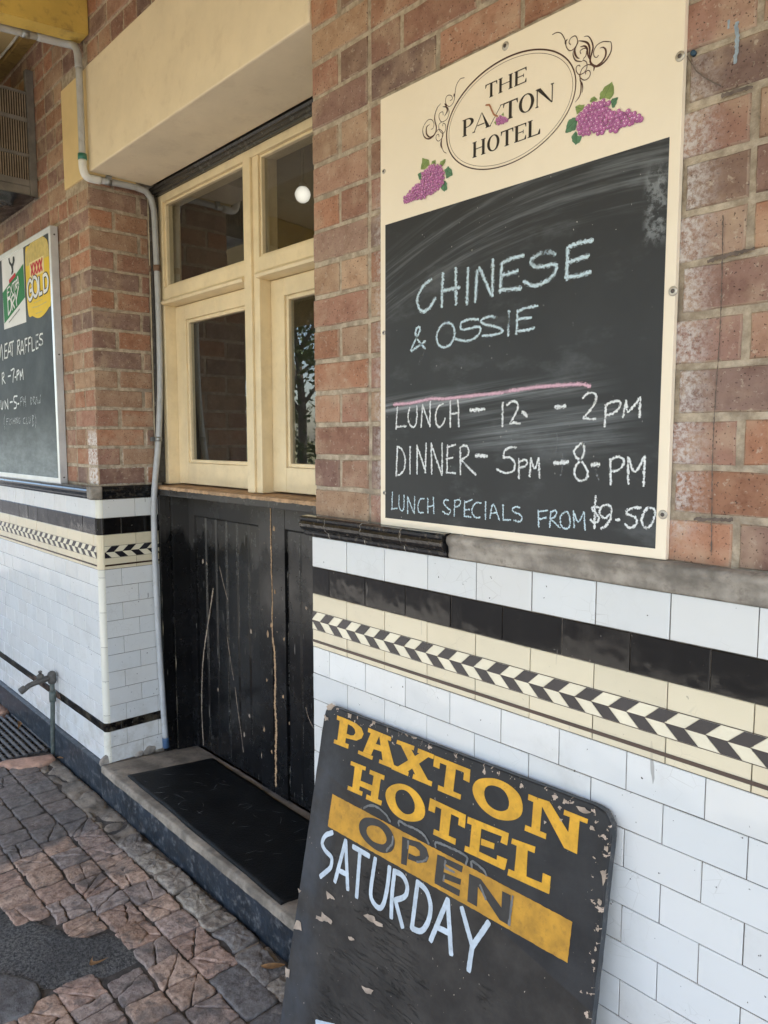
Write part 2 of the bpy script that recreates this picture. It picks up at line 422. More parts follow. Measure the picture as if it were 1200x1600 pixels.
def smooth_path(pts, step):
    P = [Vector(p) for p in pts]; out = []
    if len(P) < 3:
        n = max(2, int((P[-1] - P[0]).length / step) + 1)
        return [P[0].lerp(P[-1], i / (n - 1)) for i in range(n)]
    closed = (P[0] - P[-1]).length < 1e-6
    for i in range(len(P) - 1):
        p0 = P[i - 1] if i > 0 else (P[-2] if closed else P[0] * 2 - P[1]); p1, p2 = P[i], P[i + 1]
        p3 = P[i + 2] if i + 2 < len(P) else (P[1] if closed else p2 * 2 - p1)
        n = max(1, int((p2 - p1).length / step))
        for k in range(n):
            t = k / n
            out.append(.5 * ((2 * p1) + (p2 - p0) * t + (2 * p0 - 5 * p1 + 4 * p2 - p3) * t * t + (3 * p1 - p0 - 3 * p2 + p3) * t ** 3))
    out.append(P[-1]); return out
def tube(bm, pts, r, seg=12, step=.02, mi=0, cap=True):
    P = smooth_path(pts, step) if step else [Vector(p) for p in pts]
    rings = []; up = Vector((.3, .5, .8)).normalized()
    for i, p in enumerate(P):
        t = (P[min(i + 1, len(P) - 1)] - P[max(i - 1, 0)]).normalized()
        a = t.cross(up).normalized(); b = t.cross(a); up = -a.cross(t).normalized() if False else up
        rr = r(i / (len(P) - 1)) if callable(r) else r
        rings.append([bm.verts.new(p + (a * math.cos(k * 2 * math.pi / seg) + b * math.sin(k * 2 * math.pi / seg)) * rr) for k in range(seg)])
    for q, s in zip(rings, rings[1:]):
        for k in range(seg):
            f = bm.faces.new((q[k], q[(k + 1) % seg], s[(k + 1) % seg], s[k])); f.material_index = mi; f.smooth = True
    if cap:
        for q in (rings[0][::-1], rings[-1]): bm.faces.new(q).material_index = mi
def lathe(bm, prof, origin, axis, seg=20, mi=0):
    axis = Vector(axis).normalized(); a = axis.orthogonal().normalized(); b = axis.cross(a); o = Vector(origin)
    rings = [[bm.verts.new(o + axis * h + (a * math.cos(k * 2 * math.pi / seg) + b * math.sin(k * 2 * math.pi / seg)) * r) for k in range(seg)] for r, h in prof]
    for q, s in zip(rings, rings[1:]):
        for k in range(seg):
            f = bm.faces.new((q[k], q[(k + 1) % seg], s[(k + 1) % seg], s[k])); f.material_index = mi; f.smooth = True
    bm.faces.new(rings[0][::-1]).material_index = mi; bm.faces.new(rings[-1]).material_index = mi
def setcol(bm, faces, c):
    ly = bm.loops.layers.float_color.get('col') or bm.loops.layers.float_color.new('col')
    for f in faces:
        for l in f.loops: l[ly] = (c[0], c[1], c[2], 1)
HSTEP = [0]
def hnext(base):
    HSTEP[0] = (HSTEP[0] + 1) % 40
    return base + HSTEP[0] * 1.2e-5
def stroke(bm, pts, wid, F, h=.0006, jit=.18, step=.0035, taper=False, mi=0, seed=0, smoothp=True):
    """flat ribbon of chalk / paint laid on the surface F(u, v, h)"""
    P = smooth_path([(p[0], p[1], 0) for p in pts], step) if smoothp else [Vector((p[0], p[1], 0)) for p in pts]
    hh = hnext(h); r = random.Random(seed + int(abs(pts[0][0]) * 9e4) + len(pts)); ly = bm.verts.layers.float.get('edge') or bm.verts.layers.float.new('edge')
    d0 = (P[1] - P[0]).normalized(); d1 = (P[-1] - P[-2]).normalized()
    if not taper: P = [P[0] - d0 * wid * .3] + P + [P[-1] + d1 * wid * .3]
    rows = []
    for i, p in enumerate(P):
        t = (P[min(i + 1, len(P) - 1)] - P[max(i - 1, 0)]); t = t.normalized() if t.length > 1e-9 else d0
        nrm = Vector((-t.y, t.x, 0)); k = i / (len(P) - 1)
        w = wid * .5
        if taper: w *= .22 + .78 * math.sin(math.pi * min(1, max(0, k))) ** .8
        elif i in (0, len(P) - 1): w *= .7
        a = w * (1 + r.uniform(-jit, jit)); b = w * (1 + r.uniform(-jit, jit))
        va = bm.verts.new(F(p.x + nrm.x * a, p.y + nrm.y * a, hh)); vm = bm.verts.new(F(p.x, p.y, hh)); vb = bm.verts.new(F(p.x - nrm.x * b, p.y - nrm.y * b, hh))
        va[ly] = 0; vm[ly] = 1; vb[ly] = 0; rows.append((va, vm, vb))
    for q, s in zip(rows, rows[1:]):
        for k in (0, 1):
            f = bm.faces.new((q[k], q[k + 1], s[k + 1], s[k])); f.material_index = mi
def poly(bm, pts, F, h=.0006, mi=0, rough=0.0, seed=0):
    hh = hnext(h); P = [(p[0], p[1]) for p in pts]
    if rough:
        r = random.Random(seed + int(abs(P[0][0]) * 1e5)); Q = []
        for i, a in enumerate(P):
            b = P[(i + 1) % len(P)]; n = 3
            for k in range(n): Q.append((a[0] + (b[0] - a[0]) * k / n + r.uniform(-rough, rough), a[1] + (b[1] - a[1]) * k / n + r.uniform(-rough, rough)))
        P = Q
    tris = tessellate_polygon([[Vector((a, b, 0)) for a, b in P]])
    ly = bm.verts.layers.float.get('edge') or bm.verts.layers.float.new('edge')
    vs = [bm.verts.new(F(a, b, hh)) for a, b in P]
    for v in vs: v[ly] = 1
    for t in tris:
        try: bm.faces.new([vs[i] for i in t]).material_index = mi
        except ValueError: pass
def ring(bm, outer, inner, F, h=.0006, mi=0):
    hh = hnext(h); loops = [[Vector((a, b, 0)) for a, b in outer], [Vector((a, b, 0)) for a, b in inner]]
    vs = [bm.verts.new(F(p.x, p.y, hh)) for l in loops for p in l]
    for t in tessellate_polygon(loops): bm.faces.new([vs[i] for i in t]).material_index = mi
def closed_smooth(pts, step):
    return [(p.x, p.y) for p in smooth_path([(a, b, 0) for a, b in pts] + [(pts[0][0], pts[0][1], 0)], step)][:-1]
# ------------------------------------------------------------------ lettering and artwork, in metres on the face that carries them
D = {'chalk':[['blue',0.0095,[[[0.1735,0.5846],[0.1542,0.5779],[0.1347,0.5593],[0.1291,0.5404],[0.1378,0.5217],[0.1519,0.5161],[0.1685,0.5218],[0.1875,0.5405]],[[0.2111,0.5921],[0.2081,0.5206]],[[0.2501,0.5971],[0.252,0.5206]],[[0.2088,0.5547],[0.2608,0.5547]],[[0.2869,0.5911],[0.284,0.5165]],[[0.3125,0.5816],[0.3086,0.5188]],[[0.3197,0.5876],[0.354,0.5253]],[[0.3564,0.5975],[0.3563,0.525]],[[0.3806,0.5847],[0.3771,0.5291]],[[0.3828,0.5878],[0.4074,0.5923],[0.4358,0.5932]],[[0.381,0.5619],[0.4212,0.5642]],[[0.377,0.5327],[0.4307,0.5285]],[[0.5131,0.5823],[0.4967,0.5892],[0.472,0.5879],[0.4554,0.579],[0.4641,0.5675],[0.4892,0.5633],[0.5136,0.5626],[0.5178,0.5537],[0.5061,0.5391],[0.4818,0.5295],[0.4608,0.5292],[0.44,0.5408]],[[0.5426,0.5868],[0.5422,0.5303]],[[0.5436,0.5899],[0.5673,0.5935],[0.5965,0.5928]],[[0.5471,0.5619],[0.5888,0.5659]],[[0.5401,0.5339],[0.5691,0.5326],[0.5935,0.5352]]]],['blue',0.0068,[[[0.1553,0.4316],[0.1383,0.4449],[0.1239,0.4661],[0.1267,0.4797],[0.1363,0.4814],[0.1353,0.4689],[0.1211,0.4505],[0.1084,0.4297],[0.124,0.4343],[0.1552,0.4473]],[[0.2228,0.482],[0.2043,0.4753],[0.1926,0.4554],[0.1993,0.4354],[0.2181,0.428],[0.2391,0.4356],[0.2482,0.4574],[0.2412,0.4751],[0.2228,0.482]],[[0.3166,0.4789],[0.292,0.4817],[0.2694,0.4776],[0.2671,0.4648],[0.2823,0.4613],[0.3119,0.4637],[0.3242,0.4588],[0.3171,0.4449],[0.2926,0.4362],[0.2674,0.4386],[0.2509,0.444]],[[0.3688,0.4772],[0.35,0.4811],[0.3287,0.4782],[0.3264,0.4712],[0.3456,0.4637],[0.3738,0.4553],[0.3855,0.4469],[0.3741,0.4428],[0.3507,0.4416],[0.3307,0.4425]],[[0.4015,0.4856],[0.4002,0.4366]],[[0.4238,0.4846],[0.4217,0.438]],[[0.4238,0.4829],[0.4446,0.4872],[0.4732,0.4877]],[[0.4241,0.4673],[0.458,0.4661]],[[0.4216,0.4432],[0.4456,0.4424],[0.4662,0.4447]]]],['pink',0.0085,[[[0.0487,0.3046],[0.1029,0.3058],[0.1463,0.3103],[0.1757,0.3137],[0.2207,0.3119],[0.2754,0.314],[0.3776,0.318],[0.4202,0.3219],[0.4812,0.3255],[0.545,0.3262],[0.5815,0.3256],[0.5994,0.3208]]]],['white',0.0062,[[[0.0611,0.298],[0.0566,0.2451]],[[0.0566,0.2498],[0.092,0.2509]],[[0.1043,0.2951],[0.0986,0.2754],[0.1031,0.2569],[0.1142,0.2491],[0.1251,0.2535],[0.1293,0.2747],[0.1292,0.2974]],[[0.1485,0.2998],[0.1433,0.2487]],[[0.1485,0.2983],[0.1721,0.2514]],[[0.1737,0.3063],[0.1721,0.2499]],[[0.2148,0.3005],[0.2006,0.2951],[0.1918,0.2792],[0.1928,0.2585],[0.2031,0.2471],[0.2152,0.2552],[0.2212,0.2668]],[[0.2375,0.3055],[0.2373,0.2476]],[[0.2609,0.3075],[0.2636,0.2487]],[[0.237,0.2766],[0.2624,0.2789]],[[0.3884,0.2973],[0.3886,0.2472]],[[0.4005,0.2915],[0.4157,0.299],[0.4275,0.2946],[0.4278,0.2813],[0.4164,0.2629],[0.4098,0.2523],[0.42,0.2543],[0.4351,0.2514]],[[0.0618,0.2012],[0.0574,0.1286]],[[0.065,0.2012],[0.081,0.192],[0.0892,0.1703],[0.0857,0.1469],[0.0721,0.1339],[0.0606,0.1303]],[[0.1065,0.2015],[0.1064,0.1366]],[[0.1306,0.2048],[0.131,0.1374]],[[0.1319,0.2017],[0.1603,0.1415]],[[0.161,0.2095],[0.1582,0.1414]],[[0.1779,0.2095],[0.1797,0.1391]],[[0.1787,0.2051],[0.2124,0.1372]],[[0.2125,0.2097],[0.2136,0.1373]],[[0.2298,0.2054],[0.2285,0.1437]],[[0.2287,0.201],[0.2536,0.207]],[[0.2262,0.1745],[0.2461,0.1778]],[[0.2265,0.1436],[0.2544,0.1422]],[[0.2692,0.2013],[0.27,0.1407]],[[0.2673,0.1999],[0.2807,0.2057],[0.2922,0.2001],[0.2924,0.1858],[0.2773,0.1755],[0.2696,0.1739]],[[0.2715,0.174],[0.2928,0.1572],[0.3149,0.1414]],[[0.4261,0.2026],[0.4109,0.2025],[0.3955,0.1955],[0.3924,0.1805]],[[0.3924,0.1805],[0.4113,0.1808],[0.4234,0.1689],[0.4203,0.154],[0.4051,0.148],[0.3877,0.1502],[0.3753,0.1554]],[[0.4337,0.1784],[0.4346,0.1379]],[[0.4339,0.1714],[0.4476,0.1773],[0.4552,0.1719],[0.4496,0.1635],[0.4358,0.1603]],[[0.4646,0.1804],[0.4627,0.1431]],[[0.4646,0.179],[0.4745,0.16],[0.484,0.1794]],[[0.484,0.1808],[0.4873,0.1413]],[[0.5853,0.2999],[0.5969,0.3075],[0.6086,0.3078],[0.6152,0.2999],[0.6093,0.2837],[0.5922,0.2651],[0.587,0.2601],[0.6013,0.2585],[0.6136,0.2578]],[[0.6366,0.2841],[0.6344,0.2441]],[[0.6352,0.2841],[0.6518,0.2898],[0.6643,0.2893],[0.6665,0.2819],[0.6553,0.2699],[0.6358,0.2641]],[[0.6779,0.29],[0.6721,0.2608]],[[0.6779,0.29],[0.6832,0.2704],[0.7058,0.295]],[[0.7063,0.295],[0.7057,0.2601]],[[0.5879,0.2112],[0.5913,0.1944],[0.5843,0.1801],[0.574,0.1681],[0.5698,0.1549],[0.5778,0.1407],[0.5929,0.14],[0.6002,0.1481],[0.5983,0.161],[0.5859,0.1762],[0.572,0.1863],[0.5686,0.1967],[0.576,0.2059],[0.5879,0.2112]],[[0.6484,0.1801],[0.6513,0.1348]],[[0.6484,0.1813],[0.6636,0.1866],[0.6747,0.1843],[0.6764,0.1745],[0.6671,0.163],[0.6519,0.1588]],[[0.6856,0.1858],[0.6872,0.1376]],[[0.6856,0.1858],[0.6999,0.1603],[0.7188,0.1888]],[[0.7188,0.1888],[0.7181,0.1353]]]],['white',0.0085,[[[0.2986,0.2836],[0.3373,0.2844]],[[0.4421,0.2761],[0.4512,0.267]],[[0.3158,0.1833],[0.3462,0.1833]],[[0.5226,0.2844],[0.5446,0.2845]],[[0.5233,0.1721],[0.5539,0.1742]],[[0.6098,0.1703],[0.6238,0.1719]]]],['white',0.0062,[[[0.6201,0.1101],[0.6181,0.0907],[0.6187,0.0485]],[[0.6259,0.0894],[0.6156,0.09],[0.6118,0.0857],[0.6185,0.0793],[0.6278,0.0698],[0.6255,0.0616],[0.6165,0.0586],[0.6099,0.0638]],[[0.6503,0.0771],[0.6418,0.0697],[0.6315,0.0746],[0.6286,0.0846],[0.636,0.093],[0.6472,0.0948],[0.6549,0.0886],[0.6528,0.0773],[0.653,0.0706],[0.6447,0.0564],[0.6335,0.0492]],[[0.6647,0.0682],[0.6711,0.0687]],[[0.7137,0.0948],[0.6973,0.0926],[0.6856,0.0863],[0.6853,0.0808]],[[0.6853,0.0808],[0.7002,0.0775],[0.7076,0.0705],[0.7032,0.0603],[0.6926,0.0561],[0.684,0.0615]],[[0.7299,0.0959],[0.721,0.0867],[0.7169,0.0712],[0.722,0.0597],[0.7301,0.0594],[0.7388,0.0708],[0.7428,0.0861],[0.738,0.0943],[0.7299,0.0959]]]],['blue',0.005,[[[0.0444,0.0883],[0.0421,0.0449]],[[0.0407,0.0455],[0.0608,0.0494]],[[0.0686,0.0816],[0.0677,0.0562],[0.0769,0.0441],[0.0851,0.051],[0.0859,0.0826]],[[0.0986,0.0802],[0.0987,0.0394]],[[0.0995,0.0786],[0.1197,0.0425]],[[0.123,0.0815],[0.1219,0.0411]],[[0.1543,0.0787],[0.1414,0.0764],[0.1341,0.0605],[0.1373,0.0453],[0.1524,0.0448]],[[0.1671,0.0795],[0.1674,0.0459]],[[0.1852,0.0835],[0.1872,0.0458]],[[0.1673,0.0597],[0.1862,0.0639]],[[0.2333,0.0789],[0.2232,0.0798],[0.2184,0.072],[0.2274,0.0637],[0.2395,0.0571],[0.2356,0.0479],[0.2255,0.048],[0.2161,0.0524]],[[0.2532,0.0801],[0.2516,0.0446]],[[0.2524,0.0794],[0.2669,0.0824],[0.2709,0.0753],[0.2632,0.0675],[0.2534,0.0654]],[[0.2832,0.0804],[0.2829,0.047]],[[0.2832,0.0775],[0.3053,0.0846]],[[0.2827,0.0601],[0.298,0.0626]],[[0.2829,0.0464],[0.302,0.0461]],[[0.3315,0.0791],[0.3166,0.0782],[0.3056,0.0645],[0.3096,0.0504],[0.3209,0.0455],[0.329,0.0476]],[[0.345,0.0828],[0.3449,0.0446]],[[0.3576,0.0484],[0.3661,0.0785],[0.3844,0.0457]],[[0.3592,0.0584],[0.3771,0.0611]],[[0.3933,0.0788],[0.395,0.0466]],[[0.395,0.0466],[0.414,0.0481]],[[0.4378,0.0763],[0.427,0.0769],[0.4187,0.0709],[0.4239,0.0658],[0.4392,0.0615],[0.4444,0.0537],[0.4378,0.0464],[0.4236,0.048]],[[0.4858,0.0734],[0.4878,0.0395]],[[0.4859,0.071],[0.5082,0.075]],[[0.4869,0.0553],[0.5057,0.0604]],[[0.5169,0.0732],[0.5148,0.0418]],[[0.516,0.072],[0.5267,0.0763],[0.5311,0.0719],[0.5256,0.0631],[0.5158,0.0588]],[[0.5173,0.0577],[0.5389,0.0427]],[[0.5505,0.0756],[0.541,0.0667],[0.5409,0.05],[0.5514,0.0415],[0.5623,0.0471],[0.5618,0.0659],[0.556,0.076],[0.5505,0.0756]],[[0.5704,0.0782],[0.5732,0.0457]],[[0.5704,0.077],[0.5823,0.0581],[0.5937,0.0775]],[[0.5951,0.0765],[0.5979,0.0432]]]],['smear',0.01,[[[0.1552,0.4434],[0.1498,0.4202],[0.1369,0.3995]],[[0.5424,0.1938],[0.5423,0.1726],[0.5388,0.1512]],[[0.5289,0.2255],[0.5272,0.1936]],[[0.619,0.159],[0.6238,0.1438]]]]],
'ellipse':[0.3853,0.8894,0.1684,0.1074],
'serif':[['T',0.3293,0.3609,0.9315,0.9602],['H',0.3646,0.4012,0.9315,0.9602],['E',0.4056,0.4359,0.9315,0.9602],['P',0.2658,0.2977,0.8731,0.908],['A',0.2944,0.3453,0.8731,0.908],['x',0.3383,0.3765,0.8731,0.908],['T',0.3774,0.4151,0.8731,0.908],['O',0.4181,0.4558,0.8731,0.908],['N',0.4595,0.5025,0.8731,0.908],['H',0.2952,0.3312,0.8214,0.8534],['O',0.336,0.3691,0.8214,0.8534],['T',0.3728,0.4049,0.8214,0.8534],['E',0.4079,0.4374,0.8214,0.8534],['L',0.4412,0.4717,0.8214,0.8534]],
'swirl':[[0.0016,[[[0.4964,0.9981],[0.5072,0.9981],[0.517,0.9924],[0.5241,0.9812],[0.5272,0.9724],[0.5293,0.9631],[0.5372,0.9541],[0.5467,0.9545],[0.5535,0.9627],[0.5518,0.9725],[0.547,0.977],[0.5385,0.9759],[0.5349,0.9695],[0.5388,0.9643]],[[0.6213,0.9393],[0.6089,0.9439],[0.5965,0.9425],[0.5896,0.9345],[0.5908,0.9251],[0.5963,0.9209],[0.5998,0.9234]],[[0.5748,0.9444],[0.5674,0.947],[0.56,0.9451],[0.562,0.9399]],[[0.574,0.9401],[0.5733,0.9328],[0.5679,0.9287]],[[0.567,0.9267],[0.5746,0.9203],[0.5758,0.9108],[0.5705,0.9035],[0.5594,0.9034],[0.5525,0.9126],[0.5533,0.92],[0.5598,0.9201],[0.5608,0.9174]],[[0.5885,0.9094],[0.5775,0.9147],[0.5665,0.9124],[0.5612,0.9036],[0.5614,0.8974],[0.5709,0.8896],[0.58,0.8904],[0.5838,0.8974],[0.5796,0.9041],[0.5732,0.9033],[0.5734,0.8994]]]],[0.0038,[[[0.5318,0.9768],[0.5271,0.9739],[0.5283,0.9673]],[[0.5558,0.9626],[0.5486,0.9538],[0.5488,0.9446],[0.5547,0.9348],[0.5595,0.9324]],[[0.5539,0.9649],[0.5595,0.9636],[0.5745,0.955],[0.5803,0.9439],[0.5807,0.9287],[0.5829,0.9174]],[[0.5677,0.9681],[0.576,0.9658],[0.5826,0.9573],[0.5875,0.9443],[0.586,0.9343],[0.5826,0.925],[0.5829,0.9174],[0.5885,0.9101],[0.5995,0.9048],[0.6136,0.9081],[0.6237,0.9178],[0.6266,0.9271],[0.6249,0.9373],[0.6213,0.9393]],[[0.6021,0.9352],[0.6092,0.9341],[0.6147,0.927],[0.6142,0.9168],[0.6065,0.9091],[0.5958,0.9068]],[[0.5598,0.9528],[0.5691,0.951],[0.5748,0.9444],[0.5769,0.933],[0.5809,0.9226]],[[0.5848,0.9121],[0.5913,0.9069],[0.5898,0.8992]]]],[0.0026,[[[0.5448,0.9521],[0.5447,0.943],[0.5511,0.9315],[0.5643,0.9254],[0.5679,0.9271]],[[0.5613,0.902],[0.5615,0.8927],[0.5664,0.8835],[0.5676,0.8739],[0.566,0.8683]],[[0.5614,0.8958],[0.5637,0.8829],[0.5631,0.8692],[0.5587,0.8614],[0.5513,0.856]]]],[0.0014,[[[0.2693,0.9952],[0.2573,0.9964],[0.2467,0.9875],[0.2428,0.9735],[0.2416,0.9624],[0.2362,0.9525],[0.2253,0.9497],[0.2155,0.959],[0.2154,0.9707],[0.2223,0.9743],[0.2319,0.9702],[0.2348,0.9626],[0.2279,0.9609]],[[0.1484,0.9339],[0.1601,0.9404],[0.1718,0.9379],[0.1791,0.9268],[0.1763,0.9177],[0.1705,0.9174]],[[0.2212,0.9495],[0.2254,0.9365],[0.2186,0.9249],[0.2033,0.9236],[0.1953,0.9339],[0.196,0.9435],[0.2059,0.9444],[0.2074,0.9371]],[[0.2033,0.9236],[0.1948,0.9202],[0.1964,0.908],[0.2064,0.8982],[0.2147,0.9027],[0.2146,0.9144],[0.2075,0.9194],[0.2062,0.914]],[[0.1864,0.9069],[0.1949,0.9103],[0.2063,0.9012],[0.2064,0.8913],[0.1952,0.885],[0.1866,0.891],[0.1865,0.8989],[0.1936,0.8999],[0.1951,0.8945]],[[0.2063,0.8992],[0.2037,0.8842],[0.2038,0.8723],[0.2096,0.8589],[0.218,0.8527]]]],[0.0034,[[[0.2401,0.9724],[0.2394,0.965]],[[0.2113,0.9603],[0.2184,0.9523]],[[0.2058,0.9552],[0.217,0.9507],[0.2198,0.9421],[0.2116,0.9329]],[[0.2001,0.9638],[0.1888,0.9575],[0.1818,0.9439],[0.1819,0.932],[0.1863,0.9188],[0.185,0.9073],[0.175,0.9002],[0.1619,0.8989],[0.1486,0.9077],[0.1432,0.9233],[0.1484,0.9339]],[[0.166,0.9297],[0.1558,0.9257],[0.1559,0.9116],[0.1662,0.9017],[0.1778,0.9024]],[[0.205,0.8897],[0.2009,0.8771],[0.2039,0.8664]]]]],
'leafp':[[[0.6046,0.8439],[0.6046,0.8544],[0.6098,0.8587],[0.615,0.8637],[0.6292,0.8672],[0.6335,0.8569],[0.6344,0.8463],[0.6264,0.837],[0.6192,0.8422]],[[0.5831,0.8476],[0.5866,0.8533],[0.5939,0.853],[0.6004,0.8467],[0.5987,0.8442],[0.5887,0.8443]],[[0.6273,0.8352],[0.6333,0.8377],[0.6437,0.8359],[0.6405,0.8281],[0.6373,0.8209],[0.6312,0.8213]],[[0.5516,0.8475],[0.5609,0.8484],[0.5731,0.8449],[0.5714,0.839],[0.5632,0.8354],[0.5558,0.8322]],[[0.5307,0.8061],[0.5333,0.8179],[0.5379,0.8275],[0.5464,0.8296],[0.5588,0.8259],[0.5547,0.8054],[0.5433,0.8048]],[[0.5454,0.7956],[0.5547,0.8031],[0.5588,0.7934],[0.5692,0.7889],[0.5639,0.7795],[0.5545,0.7775],[0.5467,0.7859]],[[0.1378,0.8376],[0.143,0.8617],[0.1549,0.8575],[0.1637,0.8532],[0.1668,0.8403],[0.1491,0.8347]],[[0.1711,0.8412],[0.174,0.8465],[0.1841,0.8478],[0.187,0.8381]],[[0.1985,0.8321],[0.1999,0.8397],[0.2168,0.8412],[0.2141,0.8321],[0.2071,0.827]],[[0.2128,0.8186],[0.2239,0.8226],[0.2365,0.8126],[0.238,0.8004],[0.2186,0.7983]],[[0.2131,0.7948],[0.2216,0.7868],[0.2217,0.7749],[0.2133,0.7709],[0.2019,0.7815]],[[0.1276,0.8299],[0.1402,0.8318],[0.1403,0.8145],[0.1343,0.8159]],[[0.3728,0.8867],[0.3789,0.8906],[0.3806,0.8832]],[[0.3543,0.8782],[0.3605,0.8799],[0.3592,0.8698]]],
'grapes':[[0.0088,[[0.5596,0.8288],[0.5724,0.8387],[0.5851,0.8439],[0.6014,0.8434],[0.6156,0.8434],[0.6265,0.8325],[0.6323,0.8158],[0.6479,0.8125],[0.6617,0.8053],[0.6786,0.8001],[0.6939,0.7854],[0.6859,0.7805],[0.6793,0.7796],[0.6626,0.7801],[0.6507,0.7806],[0.6422,0.7771],[0.6283,0.7782],[0.6174,0.7873],[0.607,0.7774],[0.5923,0.7869],[0.5794,0.7875],[0.5606,0.7944],[0.5555,0.8083]]],[0.0066,[[0.1432,0.828],[0.158,0.8365],[0.1871,0.8371],[0.2071,0.826],[0.2143,0.8083],[0.2117,0.7871],[0.1905,0.7802],[0.1644,0.7721],[0.1406,0.7714],[0.1194,0.7731],[0.0885,0.7727],[0.0775,0.7815],[0.0915,0.793],[0.1223,0.8065],[0.1404,0.8083]]],[0.0034,[[0.3607,0.8728],[0.3589,0.8827],[0.3698,0.8864],[0.3822,0.8804],[0.3945,0.8721],[0.3931,0.8691],[0.3794,0.8673],[0.367,0.8686]]]],
'branch':[[[0.3314,0.9193],[0.341,0.9163],[0.3459,0.9077],[0.354,0.8935],[0.3635,0.8872]]],
'screws':[[0.3811,1.0193],[0.7587,0.8655],[0.7612,0.4763],[0.757,0.085],[0.0112,0.4815],[0.0136,0.0851],[0.0112,0.8656],[0.2758,-0.0004]],
'af':{'P0':[-1.6024,-0.04,0.8656],
